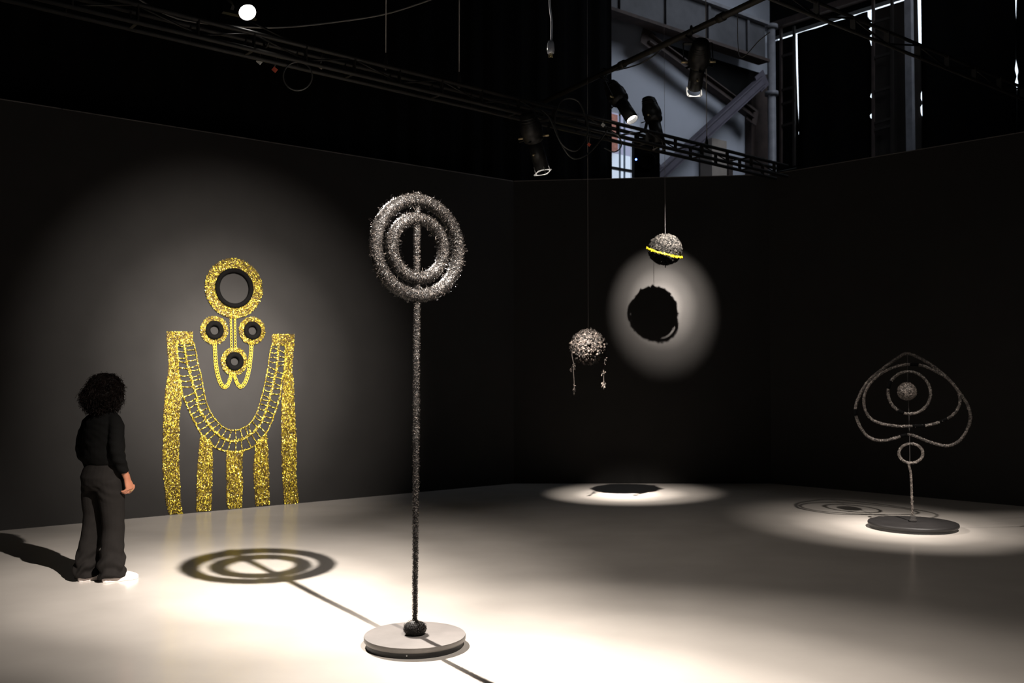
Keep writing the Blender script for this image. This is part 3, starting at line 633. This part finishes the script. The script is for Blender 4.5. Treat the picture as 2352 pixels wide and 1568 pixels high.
bx_ = Vector((1, 0, -.26)).normalized(); _v = Vector((.15, .98, .185)); by_ = (_v - bx_ * _v.dot(bx_)).normalized(); tilt = bx_.cross(by_).normalized()
bc1 = ORB1 - ZUP * .045 + Vector((-.01, 0, 0)); rb = r1 * 1.12
bd = MB(); bd.lathe([(rb - .018, -.004), (rb, -.006), (rb + .004, .0), (rb, .006), (rb - .018, .004), (rb - .018, -.004)], bc1, tilt, 60); bnd = bd.build('yellow_band', 'yellow', t)
n = 900; th = rng.uniform(0, 6.283, n)[:, None]; N = np.cos(th) * np.array(bx_) + np.sin(th) * np.array(by_); tn = -np.sin(th) * np.array(bx_) + np.cos(th) * np.array(by_)
P = np.array(bc1) + N * rng.uniform(rb - .016, rb + .008, (n, 1)) + np.array(tilt) * rng.normal(0, .006, (n, 1))
mb = MB(); flakes(mb, P, nrm(tn + rng.normal(0, .5, (n, 3))), nrm(np.array(tilt) + rng.normal(0, .5, (n, 3))), N, rng.uniform(.015, .03, (n, 1)), rng.uniform(.008, .016, (n, 1)), .008); mb.build('band_flakes', 'yellow', bnd, kind='stuff')
r2 = 38 * 12.5 / F
t = thing('tasselled_orb', ORB2, 'taupe shaggy hanging orb with two dangling tassels', 'orb', None)
mb = MB(); mb.ball(ORB2, (r2 * .93, r2 * .93, r2 * .9), 28, 18); o = mb.build('orb_core', 'core', t)
mb = MB(); knobbly(mb, ORB2, r2 * .97, 700, .027, .97, .055); ball_fuzz(mb, ORB2, r2, 1300, (.03, .07), (.008, .014), (.005, .032), .97); mb.build('orb_yarn', 'shag', o, kind='stuff')
hang_wire(ORB2 + ZUP * r2 * .9, None, t)
def tassel(pix, blobs, Y):
    P = smooth_path([at(x, y, Y) for x, y in pix], 24); mb = MB(); mb.tube(P, .005, 6); o = mb.build('tassel_string', 'shag', t)
    for (x, y, sx, sz, k) in blobs:
        c = np.array(at(x, y, Y)); N = nrm(rng.normal(size=(k, 3))); mb = MB()
        flakes(mb, c + N * np.array([sx, sx, sz]) * rng.uniform(.2, 1, (k, 1)), nrm(N + np.array([0, 0, -1]) * rng.uniform(0, 1.5, (k, 1))), nrm(np.cross(N, rng.normal(size=(k, 3)))), N, rng.uniform(.02, .045, (k, 1)), rng.uniform(.008, .015, (k, 1)), .004); mb.build('tassel_tuft', 'shag', o)
tassel([(1315, 800), (1314, 818), (1318, 836), (1317, 850), (1319, 880), (1318, 908)], [(1318, 842, .022, .045, 26), (1319, 892, .02, .075, 34), (1311, 846, .012, .03, 12)], 12.42)
tassel([(1390, 808), (1389, 828), (1386, 850), (1387, 872), (1387, 895)], [(1390, 822, .028, .04, 30), (1388, 838, .02, .03, 20), (1386, 856, .032, .045, 36), (1387, 882, .045, .055, 60)], 12.42)

# ================================================================== GOLD WALL HANGINGS
WLp = CL.copy()
def wl(px, py, off=0): return hit(px, py, WLp + WN * off, WN)
nW, uW = np.array(WN), np.array(UD); zW = np.array((0, 0, 1.))
def resample(P, n):
    P = np.array([tuple(p) for p in P], float); d = np.concatenate([[0], np.cumsum(np.linalg.norm(np.diff(P, axis=0), axis=1))])
    q = np.linspace(0, d[-1], n); return np.stack([np.interp(q, d, P[:, k]) for k in range(3)], -1)
def wpath(pix, off, n=60): return np.array([tuple(p) for p in [wl(x, y, off) for x, y in smooth_path([(a, b) for a, b in pix], n)]])
def stitches(mb, P, A, sc=1.0, tilt=.55):
    """leaf stitches at wall points P along in-plane heading A"""
    n = len(P); A = nrm(A + nW * rng.normal(0, tilt, (n, 1))); B = nrm(np.cross(nW, A) + nW * rng.normal(0, tilt, (n, 1))); N = np.cross(A, B); N *= np.sign(np.sum(N * nW, -1, keepdims=True))
    return flakes(mb, P, A, B, N, rng.uniform(.018, .028, (n, 1)) * sc, rng.uniform(.009, .0135, (n, 1)) * sc, rng.uniform(.003, .009, (n, 1)) * sc)
def strip(parent, name, eL, eR, cell=.0132, off=.012):
    """knitted strip between two edge polylines on the wall"""
    Lp, Rp = wpath(eL, off, 40), wpath(eR, off, 40); ln = np.linalg.norm(np.diff(Lp, axis=0), axis=1).sum()
    rows = int(ln / cell); Lp, Rp = resample(Lp, rows), resample(Rp, rows)
    wob = np.cumsum(rng.normal(0, .0012, rows)); wob -= np.linspace(wob[0], wob[-1], rows)
    Lp = Lp + uW * (wob + rng.normal(0, .003, rows))[:, None]; Rp = Rp + uW * (wob + rng.normal(0, .003, rows))[:, None]
    mb = MB(); V = np.concatenate([Lp, Rp]); Fc = np.array([(i, i + 1, rows + i + 1, rows + i) for i in range(rows - 1)]); mb.addnp(V, Fc); mb.addnp(V - nW * .010, Fc[:, ::-1]); o = mb.build(name, 'goldd', parent)
    PP = []; AA = []
    for i in range(rows):
        w = np.linalg.norm(Rp[i] - Lp[i]); c = max(2, int(w / cell)); k = (np.arange(c) + .5) / c
        pts = Lp[i] + (Rp[i] - Lp[i]) * k[:, None]; al = nrm(Lp[min(i + 1, rows - 1)] - Lp[max(i - 1, 0)]); ac = nrm(Rp[i] - Lp[i])
        PP.append(pts + nW * rng.uniform(.002, .012, (c, 1)) + ac * rng.normal(0, .002, (c, 1))); AA.append(al + ac * (np.where(np.arange(c) % 2, .5, -.5)[:, None] + rng.normal(0, .25, (c, 1))))
    mb = MB(); stitches(mb, np.vstack(PP), nrm(np.vstack(AA))); mb.build('knit_stitches', 'gold', o, kind='stuff'); return o
def rope(mb, P, wid, dens=150, off=0):
    P = np.array([tuple(p) for p in P], float); ln = np.linalg.norm(np.diff(P, axis=0), axis=1).sum(); n = max(5, int(ln * dens))
    Q = resample(P, n); T = nrm(np.gradient(Q, axis=0)); B = np.cross(nW, T)
    stitches(mb, Q + B * rng.uniform(-wid, wid, (n, 1)) + nW * rng.uniform(0, .008, (n, 1)), T + B * rng.normal(0, .6, (n, 1)), .9)
def thin_rope(mb, P, r): mb.tube([Vector(p) for p in P], r, 6)
# --- body piece
t = thing('gold_knit_hanging', wl(530, 1165, .02), 'gold knitted wall hanging with U shaped net and five long straps', 'wall hanging')
strip(t, 'left_strap', [(383, 788), (385, 850), (380, 900), (375, 1040), (376, 1100), (381, 1150), (388, 1180)], [(406, 788), (409, 850), (418, 895), (415, 960), (413, 1050), (414, 1130), (419, 1178)])
strip(t, 'right_strap', [(655, 792), (653, 845), (648, 900), (645, 940), (646, 1040), (648, 1090), (653, 1157)], [(675, 792), (672, 840), (674, 880), (676, 940), (680, 1030), (680, 1090), (686, 1154)])
strip(t, 'top_band', [(383, 762), (384, 790)], [(443, 762), (443, 788)])
strip(t, 'top_band', [(625, 768), (624, 792)], [(676, 768), (675, 793)])
strip(t, 'leg_strap', [(461, 998), (457, 1030), (453, 1080), (451, 1173)], [(484, 1012), (488, 1040), (487, 1100), (486, 1171)])
strip(t, 'leg_strap', [(519, 1036), (520, 1080), (520, 1130), (523, 1167)], [(558, 1036), (556, 1080), (557, 1120), (556, 1165)])
strip(t, 'leg_strap', [(588, 1016), (584, 1060), (583, 1100), (587, 1161)], [(612, 992), (617, 1050), (618, 1110), (619, 1157)])
iC = [(444, 785), (450, 808), (455, 838), (462, 862), (466, 886), (472, 917), (480, 939), (490.6, 957.5), (507, 976), (523, 986), (537.5, 988), (552, 985), (570, 976), (582, 961.6), (592.6, 939), (601, 910.6), (607, 886), (616, 841), (619, 815), (625, 790)]
mC = [(421, 786), (425, 804.5), (429, 831), (435.5, 853.5), (441.6, 876), (449.8, 906.5), (456, 935), (468, 957.5), (482.4, 978), (498.8, 996), (517, 1008.6), (535.5, 1012.6), (554, 1008.6), (574, 998), (594.7, 978), (609, 949), (617, 921), (625, 892), (629, 872), (634.5, 851), (637.5, 825), (639.6, 792)]
oC = [(406, 788), (408, 821), (409, 849), (415, 882), (419, 906.5), (429, 929), (439.6, 953.5), (450, 974), (462, 996), (474, 1010.6), (490.6, 1025), (511, 1034), (537.5, 1038), (562, 1033), (582.4, 1024), (598.8, 1010.6), (613, 990), (625, 965.7), (635.5, 935), (643.7, 906.5), (646.7, 876), (654, 845), (655, 794)]
I3, M3, O3 = (resample(wpath(c, .014, 90), 241) for c in (iC, mC, oC))
for nm, P, wd, dn in (('inner_cord', I3, .004, 190), ('middle_cord', M3, .013, 420), ('outer_cord', O3, .008, 280)):
    mb = MB(); thin_rope(mb, P[::3], .005); o = mb.build(nm, 'goldd', t); mb = MB(); rope(mb, P, wd, dn); mb.build('cord_stitches', 'gold', o, kind='stuff')
for A_, B_, k0 in ((I3, M3, 42), (M3, O3, 40)):
    for j in range(k0):
        f = (j + .7) / (k0 + .4) * 240; i = int(f); i2 = int(np.clip(np.argmin(np.linalg.norm(B_ - A_[i], axis=1)) + rng.normal(0, 1.2), 0, 240))
        a, b = A_[i], B_[i2]; mid = (a + b) / 2 + zW * rng.normal(-.006, .006); P = resample([a, mid, b], 7)
        mb = MB(); thin_rope(mb, P, .0032); Q = MB(); rope(mb, P, .003, 170); mb.build('net_rung', 'gold', t)
# --- head piece
t = thing('gold_ring_hanging', wl(538, 724, .02), 'gold ring and chain wall hanging above the U shaped net', 'wall hanging')
mpp = (wl(540, 700) - wl(530, 700)).length / 10
def gold_ring(cx, cy, ro, ri, tb, name, parent):
    c = np.array(tuple(wl(cx, cy, .02))); ux = uW; ri0 = ri + tb * .8; ringo = thing(name, Vector(c), None, None); ringo.parent = parent; ringo.location = Vector(c) - parent.location
    k = 64; ang = np.linspace(0, 2 * math.pi, k, endpoint=False); wb = 1 + .015 * rng.normal(size=k)
    V = np.concatenate([c + (np.cos(ang)[:, None] * ux + np.sin(ang)[:, None] * zW) * ri0, c + (np.cos(ang)[:, None] * ux + np.sin(ang)[:, None] * zW) * (ro * .985 * wb)[:, None]]); Fc = np.array([(i, (i + 1) % k, k + (i + 1) % k, k + i) for i in range(k)])
    mb = MB(); mb.addnp(V, Fc[:, ::-1]); mb.addnp(V - nW * .014, Fc); mb.build('knit_backing', 'goldd', ringo)
    PP = []; AA = []; r = ri0 + .006
    while r < ro:
        m = int(2 * math.pi * r / .015); a = (np.arange(m) + rng.uniform()) / m * 2 * math.pi; rd = np.cos(a)[:, None] * ux + np.sin(a)[:, None] * zW; tg = -np.sin(a)[:, None] * ux + np.cos(a)[:, None] * zW
        PP.append(c + rd * (r + rng.normal(0, .003, (m, 1))) + nW * rng.uniform(.002, .014, (m, 1))); AA.append(rd * .8 + tg * (np.where(np.arange(m) % 2, .6, -.6)[:, None] + rng.normal(0, .2, (m, 1)))); r += .0125
    mb = MB(); stitches(mb, np.vstack(PP), nrm(np.vstack(AA)), 1.0); mb.build('knit_stitches', 'gold', ringo, kind='stuff')
    lp = circle(Vector(c) + WN * .012, ri + tb / 2, UD, ZUP, 64); mb = MB(); mb.tube(lp, tb * .62, 12, closed=True); mb.build('black_hoop', 'ringb', ringo)
    return Vector(c)
gold_ring(537.5, 661.5, 65.5 * mpp, 34.5 * mpp, 8.5 * mpp, 'crown_ring', t)
gold_ring(492, 758, 30.5 * mpp, 10.5 * mpp, 9 * mpp, 'eye_ring', t)
gold_ring(579, 759, 30.5 * mpp, 10.5 * mpp, 9 * mpp, 'eye_ring', t)
gold_ring(538, 829.5, 30.5 * mpp, 10 * mpp, 9.5 * mpp, 'mouth_ring', t)
def chain(pix, name, lanes=1, gap=.018, link=.044, rad=.0115):
    P = wpath(pix, .020, 60); ln = np.linalg.norm(np.diff(P, axis=0), axis=1).sum(); n = int(ln / (link * .72)); Q = resample(P, n); T = nrm(np.gradient(Q, axis=0)); B = np.cross(nW, T); mb = MB()
    for l in range(lanes):
        o = (l - (lanes - 1) / 2) * gap
        for i in range(n):
            c = Vector(Q[i] + B[i] * o); tt = Vector(T[i]); bb = Vector(B[i] * (.75 if i % 2 else 1) + nW * (.5 if i % 2 else 0)).normalized()
            mb.tube([c + tt * (link / 2 * math.cos(a)) + bb * (rad * math.sin(a)) for a in [k * 2 * math.pi / 8 for k in range(8)]], .0032, 4, closed=True)
    return mb.build(name, 'chain', t)
chain([(530, 724), (531, 765), (532, 803)], 'straight_chain'); chain([(539.5, 724), (540, 765), (541, 803)], 'straight_chain')
chain([(493, 786), (495, 825), (499, 855), (506, 878), (516, 889), (525, 880), (531, 860)], 'looped_chain', 2, .022, .044, .011)
chain([(578, 787), (576, 815), (572, 848), (564, 876), (553, 888), (544, 878), (538, 860)], 'looped_chain', 2, .022, .044, .011)

# ================================================================== THE VISITOR
PO = Vector((-3.285, 7.86, 0)); PR = Matrix.Rotation(-math.radians(33), 3, 'Z')
t = thing('person', PO, 'person with dark curly hair, black shirt and white shoes facing the gold hangings', 'person')
def place(me_verts): return [PO + PR @ Vector(v) for v in me_verts]
def remesh(mb, name, m, voxel, smooth_it, parent, disp=None):
    me = bpy.data.meshes.new(name); me.from_pydata(mb.v, [], mb.f); me.update()
    bm = bmesh.new(); bm.from_mesh(me); bmesh.ops.recalc_face_normals(bm, faces=bm.faces); bm.to_mesh(me); bm.free()
    tmp = bpy.data.objects.new('tmp', me); COL.objects.link(tmp)
    r = tmp.modifiers.new('r', 'REMESH'); r.mode = 'VOXEL'; r.voxel_size = voxel; r.use_smooth_shade = True
    s = tmp.modifiers.new('s', 'SMOOTH'); s.factor = .5; s.iterations = smooth_it
    dg = bpy.context.evaluated_depsgraph_get(); ev = bpy.data.meshes.new_from_object(tmp.evaluated_get(dg)); bpy.data.objects.remove(tmp)
    ev.name = name
    if disp:
        nn = [v.normal.copy() for v in ev.vertices]
        for v, q in zip(ev.vertices, nn): v.co += q * disp(v.co)
    off = Vector(); p = parent
    while p: off += Vector(p.location); p = p.parent
    for v in ev.vertices: v.co = PO + PR @ v.co - off
    ev.materials.clear(); ev.materials.append(M[m]); ev.polygons.foreach_set('use_smooth', [True] * len(ev.polygons)); ev.update()
    o = bpy.data.objects.new(name, ev); COL.objects.link(o); o.parent = parent; return o
Vv = Vector
def limb(mb, pts, rs, n=14, seg=14):
    P = smooth_path(pts, n); R = [tuple(x) for x in smooth_path([(a if hasattr(a, '__len__') else (a, a)) for a in rs], n)]
    mb.tube([Vv(p) for p in P], R, seg)
HX = -.01                                            # head leans a little toward the hanging
# --- skin
b = MB()
hy = math.radians(28); HR = Matrix.Rotation(hy, 3, 'Z'); hc = Vv((0, .035, 1.485))
hb = MB()
hb.ball((0, -.01, .025), (.074, .092, .098), 24, 16); hb.ball((0, .02, -.045), (.058, .068, .075), 20, 12); hb.ball((0, .055, -.095), (.028, .026, .022), 12, 8)
hb.tube([(0, .085, .015), (0, .104, -.018), (0, .098, -.032)], [.008, .014, .011], 10)
for s in (-1, 1): hb.ball((s * .076, -.012, -.012), (.010, .020, .032), 10, 8); hb.ball((s * .032, .072, -.02), (.024, .018, .02), 10, 8)
hb.ball((0, .082, -.058), (.024, .012, .007), 10, 6); hb.ball((0, .079, -.068), (.021, .012, .008), 10, 6)
b.add([hc + HR @ Vv(v) for v in hb.v], hb.f)
limb(b, [(0, .0, 1.29), (0, .012, 1.37), (0, .025, 1.44)], [.062, .050, .050])
b.loft([(.82, 0, -.01, .15, .11), (.92, 0, 0, .135, .10), (1.02, 0, .0, .13, .095), (1.14, 0, 0, .145, .095), (1.24, 0, -.005, .145, .085), (1.30, 0, -.005, .10, .06), (1.35, 0, 0, .06, .055)])
armR = [(.135, -.010, 1.262), (.192, -.03, 1.16), (.213, -.035, 1.045), (.226, .002, .93), (.228, .048, .815)]
armL = [(-.135, -.010, 1.262), (-.192, -.04, 1.16), (-.205, -.045, 1.045), (-.217, .0, .93), (-.212, .065, .825)]
for A in (armR, armL): limb(b, A, [.034, .036, .034, .032, (.019, .025)], 18)
def hand(b, wrist, s):
    """relaxed hand hanging from the wrist: fingers curl back, thumb in front; s=+1 right hand"""
    w = Vv(wrist); k = w + Vv((.004 * s, .030, -.088))       # knuckle line centre
    limb(b, [w + Vv((0, -.004, .03)), w + Vv((0, .008, -.02)), w + Vv((.003 * s, .02, -.055)), k], [(.020, .026), (.017, .030), (.015, .037), (.013, .038)], 10, 14)
    spread = ((.032, .0), (.011, .006), (-.011, .002), (-.030, -.010)); ln = (.070, .078, .072, .056)
    for (dy, dz), L in zip(spread, ln):
        r = k + Vv((.002 * s, dy, .012)); cur = .38 + (.032 - dy) * 2.5
        p = [r]; ang = .15
        for q in (.42, .32, .26):
            ang += cur * .95; p.append(p[-1] + Vv((-s * math.sin(ang) * .55, -math.sin(ang) * .75, -math.cos(ang))).normalized() * (L * q))
        p.insert(0, r + Vv((0, -.004, .02))); limb(b, p, [.0092, .0092, .0085, .0078, .0062], 12, 10)
    p = [w + Vv((-.004 * s, .020, -.018)), w + Vv((-.012 * s, .046, -.046)), w + Vv((-.018 * s, .054, -.078)), w + Vv((-.020 * s, .046, -.100))]
    limb(b, p, [.0125, .0115, .0095, .007], 12, 10); return k
kR = hand(b, armR[-1], 1); hand(b, armL[-1], -1)
legR = [(.085, -.01, .84), (.092, .015, .62), (.096, .025, .45), (.106, .005, .25), (.118, -.02, .09)]
legL = [(-.085, -.01, .84), (-.092, -.015, .62), (-.092, -.01, .45), (-.082, -.06, .25), (-.072, -.10, .09)]
for A in (legR, legL):
    limb(b, A, [.082, .07, .055, .048, .034], 18); e = Vv(A[-1]); limb(b, [e + Vv((0, -.02, -.01)), e + Vv((0, .03, -.035)), e + Vv((0, .12, -.05))], [.034, .034, .025])
body = remesh(b, 'body', 'skin', .0042, 2, t)
wr = PO + PR @ (kR + Vv((.002, .008, -.012))); mb = MB(); mb.tube(circle(wr, .0115, PR @ Vv((1, 0, 0)), PR @ Vv((0, 1, .3)).normalized(), 16), .0028, 6, closed=True); mb.ball(wr + PR @ Vv((.012, -.004, 0)), .0045, 8, 6); mb.build('finger_ring', 'prong', t)
# --- shirt
b = MB()
b.loft([(.915, 0, -.002, .160, .120), (.93, 0, -.004, .172, .132), (.98, 0, -.006, .188, .144), (1.08, 0, -.006, .192, .142), (1.18, 0, -.012, .194, .136), (1.26, 0, -.014, .184, .120), (1.315, 0, -.010, .142, .092), (1.352, 0, .0, .085, .072), (1.375, 0, .004, .066, .062)], 28)
limb(b, [(.115, -.008, 1.290), (.176, -.018, 1.235), (.206, -.036, 1.12), (.220, -.038, 1.03), (.224, -.008, .945), (.226, .026, .868)], [.050, .060, .060, .056, .050, .039], 24, 18)
limb(b, [(-.115, -.008, 1.290), (-.176, -.022, 1.235), (-.200, -.045, 1.12), (-.212, -.05, 1.03), (-.218, -.005, .945), (-.215, .035, .875)], [.050, .060, .060, .058, .050, .039], 24, 18)
def wr_s(c):
    v = mnoise.noise(Vv((c.x * 6, c.y * 6, c.z * 18))) * .006 + mnoise.noise(Vv((c.x * 14 + c.z * 16, c.y * 14, c.z * 22))) * .004
    if abs(c.x) > .17: v += math.sin(c.z * 95 + c.y * 30) * .003 * max(0, min(1, (1.15 - c.z) * 5))
    return v
remesh(b, 'shirt', 'shirt', .007, 3, t, wr_s)
# --- trousers
b = MB()
b.loft([(.72, 0, -.012, .165, .118), (.76, 0, -.02, .178, .138), (.82, 0, -.022, .182, .145), (.88, 0, -.012, .172, .134), (.93, 0, -.002, .156, .118), (.965, 0, 0, .148, .110)], 28)
limb(b, [(.088, -.015, .80), (.094, .008, .66), (.098, .022, .46), (.108, .010, .25), (.122, -.004, .12), (.126, -.002, .034)], [(.10, .115), (.096, .105), (.082, .090), (.083, .094), (.092, .108), (.088, .108)], 26, 20)
limb(b, [(-.088, -.015, .80), (-.092, -.018, .66), (-.092, -.020, .46), (-.084, -.065, .25), (-.076, -.090, .12), (-.072, -.085, .034)], [(.10, .115), (.096, .105), (.080, .088), (.074, .088), (.078, .102), (.076, .106)], 26, 20)
def wr_p(c):
    v = mnoise.noise(Vv((c.x * 7, c.y * 7, c.z * 9))) * .006
    if c.z < .32: v += (math.sin(c.z * 62 + 7 * mnoise.noise(Vv((c.x * 9, c.y * 9, 0))))) * .012 * min(1, (.32 - c.z) * 5)
    if c.z > .62: v += math.sin((c.z + abs(c.x) * .9) * 75) * .003 * max(0, 1 - abs(c.z - .70) * 9)
    return v + math.sin(c.z * 46 + c.y * 18) * .003 * max(0, 1 - abs(c.z - .46) * 9)
remesh(b, 'trousers', 'pants', .007, 3, t, wr_p)
# --- shoes
def shoe(hx, hy_, yaw, name):
    Rz = Matrix.Rotation(yaw, 3, 'Z'); L = .272; secs = []; so_ = []
    ys = [0, .012, .04, .09, .15, .20, .235, .258, L]; wd = [.012, .026, .034, .034, .040, .045, .043, .033, .010]; ht = [.055, .068, .075, .080, .078, .066, .054, .044, .034]
    seg = 18; mb = MB(); V = []; Fc = []
    for y, w, h in zip(ys, wd, ht):
        for k in range(seg):
            a = 2 * math.pi * k / seg; cx = math.cos(a); sz = math.sin(a)
            z = .022 + (h - .022) * (max(0, sz) ** .75); V.append(PO + PR @ (Vv((hx, hy_, 0)) + Rz @ Vv((cx * w * (1.0 if sz <= 0 else .98), y, z))))
    n = len(ys)
    for i in range(n - 1):
        for k in range(seg): Fc.append((i * seg + k, i * seg + (k + 1) % seg, (i + 1) * seg + (k + 1) % seg, (i + 1) * seg + k))
    Fc += [tuple(range(seg)), tuple((n - 1) * seg + k for k in range(seg - 1, -1, -1))]
    mb.add(V, Fc); o = mb.build(name, 'shoe', t)
    m = 40; top = []; V = []
    def outl(y): return float(np.interp(y, ys, wd)) + .005
    pts = [(outl(y), y) for y in np.linspace(-.001, L + .003, m // 2)] + [(-outl(y), y) for y in np.linspace(L + .003, -.001, m // 2)]
    V = [PO + PR @ (Vv((hx, hy_, 0)) + Rz @ Vv((x * sc, y, z))) for z, sc in ((0.001, .97), (.004, 1.02), (.026, 1.0), (.030, .95)) for x, y in pts]
    Fc = [tuple(range(m - 1, -1, -1)), tuple(3 * m + k for k in range(m))] + [(r * m + k, r * m + (k + 1) % m, (r + 1) * m + (k + 1) % m, (r + 1) * m + k) for r in range(3) for k in range(m)]
    mb = MB(); mb.add(V, Fc); mb.build('sole', 'sole', o, smooth=False)
shoe(.115, -.078, -.30, 'shoe'); shoe(-.078, -.158, -.22, 'shoe')
# --- hair
b = MB(); b.ball((0, 0.0, 1.545), (.120, .125, .100), 20, 14); b.ball((-.01, -.025, 1.47), (.155, .140, .10), 20, 14); b.ball((0, -.03, 1.405), (.118, .100, .065), 18, 12)
hair = remesh(b, 'hair', 'hair', .010, 2, t, lambda c: mnoise.noise(c * 22) * .016 + mnoise.noise(c * 55) * .008)
mb = MB(); hv = np.array([tuple(v.co + hair.parent.location) for v in hair.data.vertices]); hn = np.array([tuple(v.normal) for v in hair.data.vertices])
n = 4200; sel = rng.integers(0, len(hv), n); K = 16; s = np.linspace(0, 1, K)
root = hv[sel]; N = hn[sel]; down = np.array([0, 0, -1.]); side = nrm(np.cross(N, rng.normal(size=(n, 3)))); ln = rng.uniform(.025, .075, (n, 1)); cr = rng.uniform(.005, .012, (n, 1)); ph = rng.uniform(0, 6.28, (n, 1)); tw = rng.uniform(7, 14, (n, 1))
Vh = np.zeros((n, K, 2, 3)); D0 = nrm(N * .55 + side * .35 + down * .45); ex = nrm(np.cross(D0, down + .01)); ey = np.cross(D0, ex)
for k, q in enumerate(s):
    c = root - N * .008 + D0 * ln * q * .8 + down * (q * q) * ln * .35 + ex * cr * np.cos(ph + tw * q) * min(1, q * 4) + ey * cr * np.sin(ph + tw * q) * min(1, q * 4)
    Vh[:, k, 0] = c + N * .0013; Vh[:, k, 1] = c - N * .0013 + side * .0016
idx = np.arange(n) * 2 * K; Fh = np.concatenate([np.stack([idx + 2 * k, idx + 2 * k + 1, idx + 2 * k + 3, idx + 2 * k + 2], -1) for k in range(K - 1)])
mb.addnp(Vh.reshape(-1, 3), Fh); mb.build('curls', 'hair', hair, kind='stuff')
